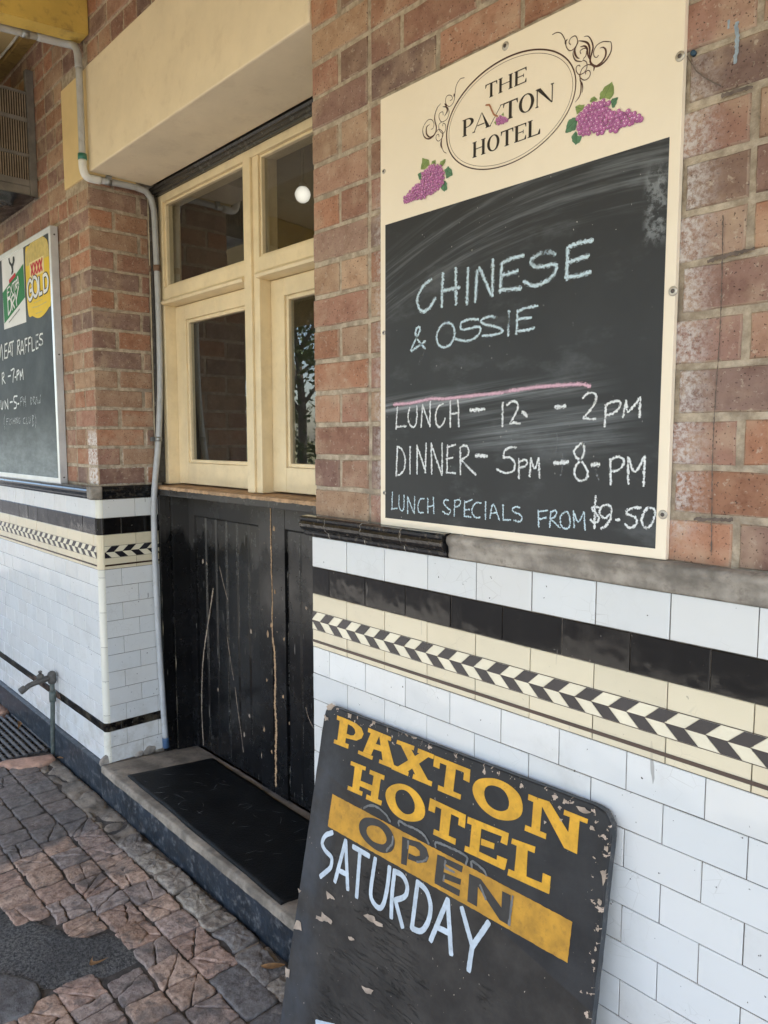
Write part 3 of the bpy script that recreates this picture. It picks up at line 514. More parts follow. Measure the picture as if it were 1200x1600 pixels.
'tilt':11,'twist':1.534},'af_yellow':[[[0.0519,0.0248],[0.0872,0.025],[0.0847,0.0806],[0.0518,0.0812]],[[0.0376,0.0168],[0.0572,0.017],[0.0561,0.0285],[0.0381,0.0282]],[[0.0379,0.0813],[0.0994,0.0784],[0.099,0.0905],[0.0372,0.092]],[[0.0856,0.0169],[0.118,0.0184],[0.141,0.0248],[0.152,0.0372],[0.1469,0.05],[0.1275,0.0614],[0.0846,0.0658],[0.0856,0.0538],[0.103,0.0542],[0.1145,0.0508],[0.1201,0.0431],[0.1157,0.0347],[0.1037,0.0297],[0.0856,0.0282]],[[0.0531,0.0166],[0.0856,0.0169],[0.0856,0.0282],[0.0526,0.0282]],[[0.1673,0.0174],[0.2553,0.0183],[0.2553,0.029],[0.1673,0.0284]],[[0.1796,0.0266],[0.2116,0.0265],[0.19,0.0819],[0.1585,0.0824]],[[0.2116,0.0265],[0.2433,0.0288],[0.2766,0.0816],[0.2354,0.0835]],[[0.1995,0.0497],[0.2249,0.0486],[0.2314,0.0622],[0.1909,0.0646]],[[0.1404,0.083],[0.1984,0.0822],[0.1962,0.0924],[0.1394,0.0919]],[[0.2231,0.0827],[0.2939,0.0815],[0.2932,0.0908],[0.2218,0.0924]],[[0.277,0.0192],[0.3384,0.0184],[0.3375,0.0289],[0.2759,0.0291]],[[0.3511,0.02],[0.4049,0.0203],[0.4045,0.0311],[0.3506,0.0304]],[[0.2888,0.0256],[0.3259,0.0263],[0.3956,0.0832],[0.3556,0.0858]],[[0.3615,0.0274],[0.3908,0.0281],[0.3232,0.0859],[0.2851,0.0857]],[[0.271,0.0832],[0.3298,0.0833],[0.3293,0.0937],[0.2695,0.0936]],[[0.3459,0.0829],[0.4095,0.0821],[0.4088,0.0935],[0.3442,0.0943]],[[0.4063,0.0212],[0.519,0.0218],[0.5193,0.0336],[0.4066,0.033]],[[0.4065,0.0324],[0.4265,0.0329],[0.4267,0.0474],[0.4067,0.047]],[[0.5015,0.0329],[0.5199,0.0328],[0.5203,0.0506],[0.5017,0.0494]],[[0.4472,0.0291],[0.4765,0.0297],[0.4764,0.0934],[0.4472,0.0935]],[[0.4289,0.0838],[0.5006,0.0836],[0.5004,0.095],[0.4292,0.0961]],[[0.1166,0.1175],[0.1771,0.1156],[0.1763,0.1254],[0.1164,0.128]],[[0.1341,0.1229],[0.1641,0.1228],[0.1616,0.1869],[0.1346,0.1868]],[[0.1172,0.1819],[0.176,0.179],[0.1751,0.1905],[0.1165,0.1925]],[[0.1932,0.1177],[0.2489,0.1162],[0.2486,0.1279],[0.1926,0.1287]],[[0.2097,0.1229],[0.2368,0.1242],[0.2348,0.1837],[0.2073,0.1842]],[[0.1921,0.1807],[0.2504,0.1787],[0.2492,0.1907],[0.1908,0.1929]],[[0.1528,0.1554],[0.2204,0.1526],[0.2196,0.1676],[0.1528,0.1691]],[[0.4085,0.1203],[0.5215,0.1219],[0.5216,0.1352],[0.4084,0.1328]],[[0.4083,0.1322],[0.4292,0.1322],[0.4285,0.149],[0.4081,0.1493]],[[0.5024,0.1329],[0.5222,0.1336],[0.5225,0.1511],[0.5024,0.1507]],[[0.4474,0.1286],[0.4784,0.1289],[0.4784,0.1951],[0.4498,0.1948]],[[0.4322,0.1843],[0.501,0.1825],[0.5007,0.196],[0.4313,0.1968]],[[0.6806,0.0248],[0.7031,0.0252],[0.7032,0.0373],[0.6806,0.0367]],[[0.6942,0.0281],[0.7164,0.0284],[0.7186,0.094],[0.6973,0.0944]],[[0.6813,0.0885],[0.7343,0.0878],[0.7343,0.0991],[0.6809,0.1002]],[[0.7031,0.0252],[0.7331,0.0236],[0.7992,0.0804],[0.8085,0.1012],[0.7787,0.1004]],[[0.7837,0.0325],[0.8061,0.0343],[0.8085,0.1012],[0.7842,0.0795]],[[0.7692,0.0278],[0.8245,0.028],[0.8235,0.037],[0.769,0.0381]],[[0.5407,0.1301],[0.5685,0.1293],[0.5698,0.1981],[0.5426,0.1996]],[[0.527,0.1235],[0.6424,0.1197],[0.6415,0.1315],[0.5269,0.1384]],[[0.6257,0.1297],[0.6422,0.1299],[0.641,0.1458],[0.6228,0.1457]],[[0.5716,0.1559],[0.6082,0.1537],[0.6082,0.1659],[0.5719,0.1697]],[[0.5288,0.1872],[0.553,0.1853],[0.6423,0.1841],[0.64,0.1977],[0.5284,0.1996]],[[0.6184,0.1747],[0.6458,0.1728],[0.6424,0.1968],[0.6185,0.1933]],[[0.652,0.127],[0.7117,0.1225],[0.7111,0.1357],[0.651,0.1381]],[[0.6654,0.1322],[0.6935,0.1318],[0.6983,0.1952],[0.6672,0.1944]],[[0.6518,0.1905],[0.7564,0.1848],[0.7554,0.2004],[0.6504,0.2043]],[[0.7359,0.1659],[0.7553,0.1655],[0.756,0.1992],[0.7359,0.1946]]],
'af_rings':[[[[0.5744,0.0236],[0.5441,0.0363],[0.5311,0.0556],[0.5385,0.0762],[0.562,0.0932],[0.595,0.1012],[0.6255,0.0983],[0.6539,0.0869],[0.6685,0.0713],[0.6686,0.0513],[0.6568,0.0333],[0.6318,0.0226],[0.6029,0.0195]],[[0.581,0.0376],[0.5667,0.048],[0.5659,0.064],[0.5782,0.0791],[0.5992,0.0843],[0.6186,0.0813],[0.6324,0.0716],[0.6336,0.056],[0.6238,0.0421],[0.6075,0.0353]]],[[[0.3009,0.1201],[0.2722,0.1355],[0.2594,0.1544],[0.2671,0.1749],[0.2923,0.1928],[0.329,0.1981],[0.3646,0.1906],[0.3914,0.1758],[0.3984,0.1572],[0.3895,0.1383],[0.3664,0.1221],[0.3331,0.1157]],[[0.3124,0.1312],[0.2974,0.1407],[0.2944,0.1563],[0.3057,0.1737],[0.3285,0.1822],[0.3488,0.1786],[0.3629,0.1675],[0.3622,0.1504],[0.3482,0.1359],[0.3308,0.1292]]]],
'af_bar':[[0.0586,0.222],[0.814,0.229],[0.8133,0.3082],[0.0567,0.3087]],
'af_dark':[[[0.3347,0.236],[0.3594,0.2341],[0.3602,0.2961],[0.3412,0.2986]],[[0.3594,0.2341],[0.3938,0.2288],[0.4168,0.2343],[0.4271,0.2489],[0.4219,0.2647],[0.3973,0.2756],[0.3619,0.2797],[0.3617,0.2656],[0.3864,0.2642],[0.3988,0.258],[0.3962,0.2481],[0.3808,0.2445],[0.3599,0.2474]],[[0.4519,0.2349],[0.4768,0.2328],[0.4762,0.3005],[0.4525,0.2946]],[[0.4519,0.2349],[0.5302,0.2318],[0.5289,0.2462],[0.4753,0.2464]],[[0.4757,0.2654],[0.5297,0.2608],[0.5291,0.2734],[0.4754,0.2797]],[[0.4534,0.2865],[0.5298,0.2843],[0.5295,0.2983],[0.4534,0.3]],[[0.5501,0.2401],[0.5762,0.2398],[0.5813,0.2987],[0.5533,0.2988]],[[0.5501,0.2401],[0.5833,0.2388],[0.65,0.276],[0.6716,0.3],[0.6443,0.2997]],[[0.6425,0.2402],[0.6651,0.2397],[0.6717,0.301],[0.6452,0.2745]]],
'af_darkring':[[[[0.1908,0.2419],[0.1784,0.2597],[0.1848,0.2794],[0.2083,0.2928],[0.2453,0.2992],[0.2796,0.2963],[0.306,0.2816],[0.3129,0.2614],[0.3039,0.2437],[0.2821,0.2304],[0.2467,0.2262],[0.2172,0.2312]],[[0.2255,0.2477],[0.2096,0.2589],[0.2113,0.2734],[0.2321,0.2826],[0.2571,0.2817],[0.2758,0.2759],[0.2834,0.264],[0.2763,0.2519],[0.2549,0.2431]]]],
'af_ghost':[[[0.1887,0.2173],[0.2069,0.2039],[0.2365,0.1982],[0.2676,0.2043],[0.2893,0.2165]],[[0.3203,0.2155],[0.3184,0.2049],[0.3443,0.2056],[0.3805,0.2039],[0.4082,0.2097],[0.4225,0.2215]],[[0.4448,0.221],[0.4439,0.2106],[0.4802,0.2065],[0.537,0.2076],[0.5377,0.2248]],[[0.3045,0.2468],[0.305,0.2627],[0.2879,0.2883]],[[0.3571,0.239],[0.3586,0.2558]],[[0.4243,0.253],[0.4132,0.2649],[0.3928,0.2749]],[[0.4794,0.2397],[0.4795,0.2531],[0.5083,0.2538]],[[0.4803,0.2707],[0.4802,0.2827]],[[0.5554,0.2244],[0.5547,0.2108],[0.5853,0.2163],[0.5979,0.225]],[[0.5838,0.2511],[0.6031,0.2739]],[[0.6707,0.2392],[0.6696,0.2987]]],
'af_white':[[[0.0793,0.3174],[0.0532,0.3343],[0.0432,0.3583],[0.061,0.3721],[0.0884,0.3798],[0.0897,0.4038],[0.0719,0.4241],[0.0534,0.4426]],[[0.1136,0.432],[0.1354,0.3182]],[[0.1354,0.3182],[0.166,0.4305]],[[0.1247,0.3991],[0.1593,0.3964]],[[0.1667,0.3221],[0.229,0.3225]],[[0.1939,0.3228],[0.2023,0.4349]],[[0.2525,0.32],[0.2504,0.3669],[0.2517,0.4082],[0.2676,0.4244],[0.2899,0.4253],[0.3015,0.404],[0.3061,0.3612],[0.3048,0.3207]],[[0.3233,0.3217],[0.3244,0.3782],[0.3308,0.4302]],[[0.3237,0.3236],[0.3506,0.3232],[0.37,0.3395],[0.3668,0.3648],[0.3353,0.3879]],[[0.3384,0.3886],[0.3704,0.4349]],[[0.4018,0.3168],[0.4011,0.3624],[0.4006,0.4254]],[[0.4021,0.3187],[0.4315,0.3264],[0.4499,0.3536],[0.4476,0.3892],[0.4304,0.418],[0.4022,0.4247]],[[0.4619,0.425],[0.4976,0.3183]],[[0.4976,0.3183],[0.5254,0.4258]],[[0.4747,0.3888],[0.5163,0.3853]],[[0.5404,0.319],[0.5813,0.3834]],[[0.6167,0.3171],[0.5813,0.3834]],[[0.581,0.3817],[0.5786,0.4354]],[[0.1098,0.7934],[0.1817,0.7663]],[[0.1227,0.7897],[0.1218,0.8885]]],
'af_chip':[[[0.0766,0.4647],[0.1023,0.4653],[0.1288,0.4719],[0.1264,0.4773],[0.1048,0.4775],[0.0891,0.4893]],[[0.0483,0.5436],[0.0737,0.5394],[0.0737,0.5216],[0.0994,0.5216],[0.1361,0.5254],[0.1353,0.5388],[0.1032,0.5398],[0.0733,0.5551],[0.0471,0.5554]],[[0.2206,0.4674],[0.2411,0.4544],[0.2752,0.4481],[0.2803,0.4582],[0.3173,0.4563],[0.319,0.4657],[0.2919,0.4696],[0.2478,0.4724]],[[0.1876,0.5391],[0.1997,0.5315],[0.22,0.5329],[0.1959,0.5468]],[[-0.0187,0.0256],[0.0063,0.0306],[0.0109,0.0386],[-0.0114,0.046]],[[-0.0173,0.0032],[0.015,-0.0135],[0.0336,-0.0087],[0.014,0.0105],[-0.009,0.0141]],[[0.078,-0.0012],[0.1,-0.003],[0.1004,0.0129],[0.0845,0.0115]],[[0.1776,-0.0062],[0.1959,-0.0056],[0.1952,0.0048],[0.1819,0.0031]],[[0.3026,-0.0043],[0.3173,-0.0015],[0.3156,0.0021],[0.3034,0.0004]],[[0.3242,-0.0018],[0.3469,-0.0045],[0.3457,0.0016],[0.3273,0.0023]],[[0.8282,0.0375],[0.8405,0.0363],[0.8443,0.0442],[0.8311,0.0458]],[[0.8647,0.0627],[0.8749,0.062],[0.873,0.0747],[0.8651,0.0716]],[[0.8601,0.1097],[0.8762,0.1005],[0.8757,0.1246],[0.8712,0.1443]],[[0.8467,0.1709],[0.8571,0.1696],[0.8543,0.1753]],[[0.8631,0.1626],[0.8727,0.1616],[0.8718,0.1769],[0.8639,0.1743]],[[0.8645,0.2159],[0.8729,0.2137],[0.8723,0.2228],[0.8654,0.2229]],[[0.8671,0.2505],[0.8733,0.2506],[0.8718,0.2602],[0.8683,0.2603]],[[0.868,0.2857],[0.8732,0.2861],[0.873,0.2981],[0.8688,0.2972]],[[0.7637,0.0089],[0.7822,0.0061],[0.7792,0.0119],[0.7663,0.0145]],[[0.7541,0.0233],[0.7675,0.0236],[0.7628,0.0315],[0.7551,0.0309]],[[0.7244,0.0638],[0.7323,0.0643],[0.7292,0.0702]],[[0.761,0.0465],[0.7721,0.0443],[0.7693,0.0516],[0.7625,0.0524]],[[0.7901,0.0099],[0.8153,0.0063],[0.8374,0.0113],[0.8243,0.0204],[0.8025,0.0199]],[[0.8422,0.0923],[0.8508,0.0906],[0.8496,0.0955]],[[-0.0246,0.5862],[0.0004,0.5827],[0.0121,0.6071],[-0.0364,0.6213]],[[-0.0465,0.7233],[-0.0212,0.7187],[-0.0211,0.7483],[-0.0396,0.7536]],[[0.2529,0.6239],[0.3078,0.6132],[0.3004,0.6281],[0.2714,0.6381]],[[-0.0354,0.5081],[-0.016,0.5078],[-0.0264,0.5195]]],
'af_rip':[[[0.5699,0.5113],[0.6047,0.531]]],
'lb_chalk':[[[-0.9454,0.6282],[-0.9093,0.7079],[-0.8738,0.6531],[-0.8294,0.718],[-0.8181,0.636]],[[-0.7691,0.7167],[-0.7882,0.6422]],[[-0.7697,0.7126],[-0.7266,0.717]],[[-0.7751,0.6793],[-0.7394,0.6804]],[[-0.7882,0.6422],[-0.7311,0.6441]],[[-0.7301,0.6503],[-0.6861,0.7091],[-0.6678,0.6495]],[[-0.7172,0.6702],[-0.6711,0.6725]],[[-0.692,0.7151],[-0.6166,0.7171]],[[-0.6439,0.7156],[-0.6482,0.6437]],[[-0.5507,0.713],[-0.5674,0.6454]],[[-0.5575,0.7116],[-0.5243,0.7145],[-0.5209,0.6941],[-0.5555,0.681]],[[-0.5493,0.6784],[-0.5215,0.6457]],[[-0.5157,0.6412],[-0.4804,0.7063],[-0.4584,0.6386]],[[-0.5064,0.6606],[-0.4615,0.6608]],[[-0.4355,0.71],[-0.4382,0.6468]],[[-0.4355,0.71],[-0.3979,0.7111]],[[-0.4375,0.6785],[-0.4085,0.6799]],[[-0.3795,0.7105],[-0.3887,0.6447]],[[-0.3796,0.7094],[-0.3488,0.7114]],[[-0.3835,0.6815],[-0.3588,0.6832]],[[-0.3311,0.7078],[-0.3339,0.6439]],[[-0.3339,0.6439],[-0.2975,0.6467]],[[-0.2708,0.7134],[-0.2736,0.6484]],[[-0.271,0.7115],[-0.2356,0.7137]],[[-0.2728,0.681],[-0.2433,0.6821]],[[-0.2736,0.6484],[-0.2439,0.6516]],[[-0.1729,0.7111],[-0.2072,0.7108],[-0.2185,0.6949],[-0.1824,0.682],[-0.1787,0.6666],[-0.2022,0.6612],[-0.2304,0.6656]],[[-0.8442,0.5649],[-0.8489,0.5092]],[[-0.8442,0.5649],[-0.8147,0.5674],[-0.8132,0.5501],[-0.8411,0.5389]],[[-0.8386,0.5366],[-0.795,0.5106]],[[-0.74,0.5436],[-0.6978,0.5452]],[[-0.6867,0.5717],[-0.6315,0.5755],[-0.6504,0.5402],[-0.662,0.5097]],[[-0.6245,0.5325],[-0.607,0.5327]],[[-0.5867,0.561],[-0.5934,0.5162]],[[-0.587,0.559],[-0.5569,0.5652],[-0.5551,0.5508],[-0.5858,0.5404]],[[-0.5345,0.5576],[-0.5368,0.515]],[[-0.5345,0.5576],[-0.5187,0.5322],[-0.4945,0.5651]],[[-0.4945,0.5651],[-0.489,0.5143]],[[-0.8901,0.4198],[-0.8892,0.3804],[-0.8677,0.3763],[-0.8498,0.414]],[[-0.8173,0.4171],[-0.817,0.3739]],[[-0.8173,0.4171],[-0.767,0.3725]],[[-0.767,0.3725],[-0.766,0.4238]],[[-0.7266,0.4053],[-0.6844,0.408]],[[-0.5991,0.4339],[-0.6533,0.432],[-0.6572,0.407],[-0.618,0.3973],[-0.6281,0.3747],[-0.6626,0.3715]],[[-0.5986,0.3925],[-0.5784,0.3938]]],
'lb_faint':[[[-0.5476,0.4236],[-0.5536,0.3827]],[[-0.5479,0.4215],[-0.5147,0.4263],[-0.5241,0.4063],[-0.548,0.4031]],[[-0.4963,0.4195],[-0.5027,0.3749]],[[-0.4963,0.4195],[-0.4804,0.3966],[-0.4694,0.4285],[-0.468,0.3759]],[[-0.3893,0.4192],[-0.3884,0.3813]],[[-0.3893,0.4192],[-0.3659,0.4103],[-0.375,0.3888],[-0.3882,0.3821]],[[-0.3464,0.4194],[-0.3479,0.382]],[[-0.3464,0.4194],[-0.3229,0.4146],[-0.3452,0.4016],[-0.3212,0.383]],[[-0.3152,0.3828],[-0.2986,0.4175],[-0.2853,0.3838]],[[-0.275,0.4165],[-0.2677,0.3832],[-0.259,0.4042],[-0.2525,0.3827],[-0.2388,0.4247]],[[-0.8294,0.3418],[-0.8499,0.3053],[-0.8419,0.2637]],[[-0.804,0.3196],[-0.8063,0.2872]],[[-0.8042,0.3183],[-0.7723,0.3211]],[[-0.8064,0.3045],[-0.7803,0.3062]],[[-0.7539,0.3208],[-0.7592,0.2866]],[[-0.7122,0.3178],[-0.7369,0.3119],[-0.7193,0.2988],[-0.7409,0.2863]],[[-0.6911,0.3195],[-0.6957,0.2899]],[[-0.6934,0.3047],[-0.6684,0.3064]],[[-0.6661,0.3211],[-0.6706,0.2917]],[[-0.6457,0.3207],[-0.6502,0.2914]],[[-0.6339,0.2911],[-0.6292,0.3225],[-0.6107,0.2929],[-0.6061,0.3241]],[[-0.5722,0.3192],[-0.5943,0.3134],[-0.5934,0.2926],[-0.5732,0.2944],[-0.5717,0.3047]],[[-0.4914,0.3196],[-0.5183,0.312],[-0.5148,0.2914],[-0.4891,0.291]],[[-0.4659,0.3191],[-0.4677,0.2886],[-0.4444,0.2923]],[[-0.4279,0.3203],[-0.4293,0.2921],[-0.4113,0.2958],[-0.4077,0.3219]],[[-0.3746,0.3291],[-0.3786,0.2733]],[[-0.3749,0.3271],[-0.3535,0.3227],[-0.3742,0.3052],[-0.3557,0.2889],[-0.3785,0.2741]],[[-0.3338,0.3341],[-0.3227,0.3003],[-0.3395,0.2649]]],
'lb_logo':{'card':[[-0.7577,1.1547],[-0.3995,1.1514],[-0.4015,0.7911],[-0.7683,0.7923]],
'green':[[-0.7614,0.9837],[-0.4079,1.0758],[-0.4028,0.9122],[-0.7563,0.8225]],
'red':[[-0.6423,1.032],[-0.5388,1.054],[-0.5287,1.0346],[-0.6385,1.0132]],
'stag':[[[-0.6053,1.0525],[-0.5889,1.072],[-0.599,1.0936],[-0.6294,1.1148],[-0.6389,1.1405],[-0.6185,1.141],[-0.611,1.1197],[-0.5841,1.1032],[-0.5697,1.1107],[-0.5658,1.1359],[-0.5421,1.1358],[-0.5361,1.115],[-0.5518,1.0978],[-0.5665,1.0883],[-0.5668,1.0605],[-0.5851,1.0534]]],
'extra':[[[-0.676,0.9922],[-0.6796,0.9436]],[[-0.676,0.9922],[-0.638,0.9989]],[[-0.6768,0.9698],[-0.6474,0.9738]],[[-0.6796,0.9436],[-0.6418,0.9487]],[[-0.63,0.9977],[-0.5908,0.9558]],[[-0.5858,1.0054],[-0.6325,0.9474]],[[-0.586,1.0042],[-0.5427,1.0109]],[[-0.5616,1.0078],[-0.5633,0.962]],[[-0.5391,1.0084],[-0.5415,0.9669]],[[-0.5391,1.0084],[-0.5122,1.0142],[-0.5145,0.9988],[-0.5379,0.9903]],[[-0.5331,0.9876],[-0.5148,0.9711]],[[-0.5186,0.9716],[-0.4973,1.0278],[-0.4819,0.9841]],[[-0.5113,0.9943],[-0.4874,0.9987]]],
'dry':[[[-0.6754,0.9348],[-0.6764,0.859]],[[-0.6754,0.9348],[-0.6393,0.9381],[-0.6199,0.9152],[-0.632,0.8802],[-0.6764,0.859]],[[-0.6096,0.9382],[-0.6082,0.8772]],[[-0.6096,0.9382],[-0.5744,0.9495],[-0.5645,0.9281],[-0.6007,0.9087]],[[-0.5947,0.9039],[-0.5674,0.8823]],[[-0.5538,0.9547],[-0.5334,0.9159]],[[-0.4881,0.9771],[-0.5334,0.9159],[-0.5309,0.8897]]],
'gold':[[-0.371,1.1175],[-0.3126,1.145],[-0.2282,1.1592],[-0.1486,1.158],[-0.0846,1.1392],[-0.0503,1.1112],[-0.042,1.0488],[-0.0402,0.8468],[-0.0702,0.8216],[-0.1394,0.797],[-0.2198,0.7896],[-0.2994,0.8084],[-0.3675,0.8397]],
'goldtop':[[-0.371,1.1175],[-0.3126,1.145],[-0.2282,1.1592],[-0.1486,1.158],[-0.0846,1.1392],[-0.0503,1.1112],[-0.044,1.0499],[-0.3616,1.0547]],
'box':[[-0.3143,1.064],[-0.1107,1.0644],[-0.1094,0.9878],[-0.3103,0.9893]],
'xxxx':[[[-0.2899,1.0505],[-0.2613,1.0006]],[[-0.2603,1.0512],[-0.2905,1.0033]],[[-0.2452,1.0505],[-0.2171,1.0011]],[[-0.2139,1.0509],[-0.2471,1.0021]],[[-0.2024,1.0508],[-0.1749,1.0]],[[-0.1716,1.0511],[-0.2033,1.0008]],[[-0.1625,1.0514],[-0.1355,1.0011]],[[-0.1309,1.0534],[-0.1634,1.0019]]],
'word':[[[-0.2872,0.9668],[-0.3138,0.9814],[-0.3486,0.9568],[-0.3514,0.911],[-0.3242,0.8889],[-0.2886,0.9044],[-0.2874,0.9308],[-0.3161,0.9299]],[[-0.2638,0.9822],[-0.2828,0.9472],[-0.2681,0.9072],[-0.2347,0.8951],[-0.2052,0.9173],[-0.2089,0.9589],[-0.2291,0.9806],[-0.2638,0.9822]],[[-0.1863,0.974],[-0.1885,0.8963]],[[-0.1885,0.8963],[-0.1488,0.8982]],[[-0.1226,0.9716],[-0.1209,0.898]],[[-0.1226,0.9716],[-0.0839,0.9728],[-0.0604,0.9438],[-0.076,0.9062],[-0.1209,0.898]]],
'head':[[[-0.2811,1.0716],[-0.2728,1.089],[-0.236,1.1012],[-0.2158,1.0791],[-0.1688,1.0893],[-0.1547,1.0684]]],
'pin':[[[-0.2147,1.1308],[-0.2181,1.1054]]],
'lines':[[[-0.2677,0.8674],[-0.1525,0.8691]],[[-0.3054,0.8513],[-0.224,0.8448],[-0.0939,0.8503]],[[-0.2514,0.8141],[-0.1596,0.8143]]],
'cardtxt':[[[-0.6756,0.8198],[-0.489,0.8665]]]}}
# ================================================================== dimensions (metres, wall face on y = 0, pavement on z = 0)
XL, XJ = -3.285, -1.715           # the two sides of the doorway
RV = 0.267                        # depth of the doorway to its black frame
TOPZ = 4.9

# ------------------------------------------------------------------ ground
def sheet(name, x0, x1, y0, y1, z, mat, lab=None):
    b = BM(); quad(b, [(x0, y0, z), (x1, y0, z), (x1, y1, z), (x0, y1, z)]); return tag(obj(name, b, mat), kind='structure')
sheet('ground', -400, 400, -600, 300, -.16, 'grass')
sheet('road', -200, 200, -13.0, -3.40, -.14, 'road')
b = BM(); box(b, -60, 60, -3.45, -3.28, -.155, -.002, bev=.015); tag(obj('kerb', b, 'kerb_stone'), kind='structure')
b = BM()
nx, ny = 90, 26
gv = [[b.verts.new((-7 + 9.5 * i / nx, -.045 - 3.235 * (j / ny) ** 1.0, -.0095 + .004 * noise.noise(Vector((i * .7, j * .9, 0))))) for j in range(ny + 1)] for i in range(nx + 1)]
for i in range(nx):
    for j in range(ny): f = b.faces.new((gv[i][j], gv[i][j + 1], gv[i + 1][j + 1], gv[i + 1][j])); f.smooth = True; f.material_index = 1 if j > 14 else 0
for xa, xb in ((-60, -7), (2.5, 60)): quad(b, [(xa, -3.28, -.012), (xb, -3.28, -.012), (xb, .02, -.012), (xa, .02, -.012)], 2 if xa < -20 else 1)  # unseen far left pavement, made dark to cut light on the left wall
pave = tag(obj('pavement', b, ['joint_dirt', 'pale_paving', 'asphalt']), kind='structure')

ASPH = [(-3.3, -.70), (-2.95, -.655), (-2.78, -.625), (-2.64, -.60), (-2.56, -.545), (-2.49, -.515), (-2.42, -.50), (-2.37, -.455), (-2.33, -.42), (-2.335, -.375), (-2.25, -.36), (-2.20, -.345), (-2.155, -.335), (-2.125, -.365), (-2.13, -.43), (-2.135, -.50), (-2.155, -.545), (-2.165, -.60), (-2.19, -.64), (-2.23, -.68), (-2.2, -.78), (-2.15, -.9), (-2.3, -1.1), (-2.9, -1.2), (-3.4, -1.1)]
def inside(p, P):
    r = False
    for i in range(len(P)):
        (x1, y1), (x2, y2) = P[i - 1], P[i]
        if (y1 > p[1]) != (y2 > p[1]) and p[0] < (x2 - x1) * (p[1] - y1) / (y2 - y1) + x1: r = not r
    return r
def clip(P, n, d):                     # keep n.p <= d
    out = []
    for i in range(len(P)):
        a, c = P[i - 1], P[i]; da = a[0] * n[0] + a[1] * n[1] - d; dc = c[0] * n[0] + c[1] * n[1] - d
        if (da <= 0) != (dc <= 0):
            t = da / (da - dc); out.append((a[0] + (c[0] - a[0]) * t, a[1] + (c[1] - a[1]) * t))
        if dc <= 0: out.append(c)
    return out
def stone(bm, P, top, colr, r, rough=.0022, seg=.0105, dome=.003, tilt=None, sh=.006, grit=.0013):
    ch = []                                                         # worn, rounded corners
    for i in range(len(P)):
        p0, p1, p2 = Vector(P[i - 1]), Vector(P[i]), Vector(P[(i + 1) % len(P)])
        for t in (.16, .05): ch.append(p1.lerp(p0, t) if t == .16 else p1.lerp(p0, t).lerp(p1.lerp(p2, t), .5))
        ch.append(p1.lerp(p2, .16))
    P = [(p.x, p.y) for p in ch]; Q = []
    for i in range(len(P)):
        a, c = Vector(P[i - 1]), Vector(P[i]); n = max(1, int((c - a).length / seg))
        for k in range(n): Q.append(a.lerp(c, k / n))
    cx = sum((q for q in Q), Vector((0, 0))) / len(Q); tx, ty = tilt or (r.uniform(-.018, .018), r.uniform(-.018, .018))
    sd = r.uniform(0, 99)
    Q = [q + Vector((noise.noise(Vector((q.x * 55, q.y * 55, sd))) + .8 * noise.noise(Vector((q.x * 24, q.y * 24, sd))), noise.noise(Vector((q.x * 55, q.y * 55, sd + 9))) + .8 * noise.noise(Vector((q.x * 24, q.y * 24, sd + 9))))) * rough * 1.5 for q in Q]
    zf = lambda q: top + (q.x - cx.x) * tx + (q.y - cx.y) * ty + noise.noise(Vector((q.x * 16, q.y * 16, sd))) * .0026 + grit * noise.fractal(Vector((q.x * 52, q.y * 52, sd + 2)), .8, 2.1, 4)
    rmin = max(.004, min((q - cx).length for q in Q))
    lv = []
    for ins, dz in ((0, -.03), (.0004, -sh), (.0016, -sh * .42), (.0042, -sh * .06)):
        row = []
        for q in Q:
            dv = cx - q; L = max(dv.length, 1e-6); q2 = q + dv / L * min(ins * 1.25, L * .55)
            row.append(bm.verts.new((q2.x, q2.y, zf(q2) + dz)))
        lv.append(row)
    for kk, dd in ((.80, .2), (.64, .45), (.48, .65), (.32, .85), (.16, .95)):
        mid = [bm.verts.new((cx.x + (q.x - cx.x) * kk, cx.y + (q.y - cx.y) * kk, zf(cx + (q - cx) * kk) + dome * dd + .0012 * noise.noise(Vector((q.x * 30 * kk, q.y * 30 * kk, sd + 5))))) for q in Q]; lv.append(mid)
    ctr = bm.verts.new((cx.x, cx.y, zf(cx) + dome)); fs = []; n = len(Q)
    for a, c in zip(lv, lv[1:]):
        for k in range(n): fs.append(bm.faces.new((a[k], a[(k + 1) % n], c[(k + 1) % n], c[k])))
    for k in range(n): fs.append(bm.faces.new((mid[k], mid[(k + 1) % n], ctr)))
    for f in fs: f.smooth = True
    setcol(bm, fs, colr)
b = BM(); r = random.Random(5)
SETC = [(.46, .315, .235), (.43, .295, .225), (.50, .355, .265), (.40, .30, .245), (.36, .285, .24), (.48, .335, .245), (.33, .27, .235)]
yk = [-.152 - .1165 * k for k in range(14)]
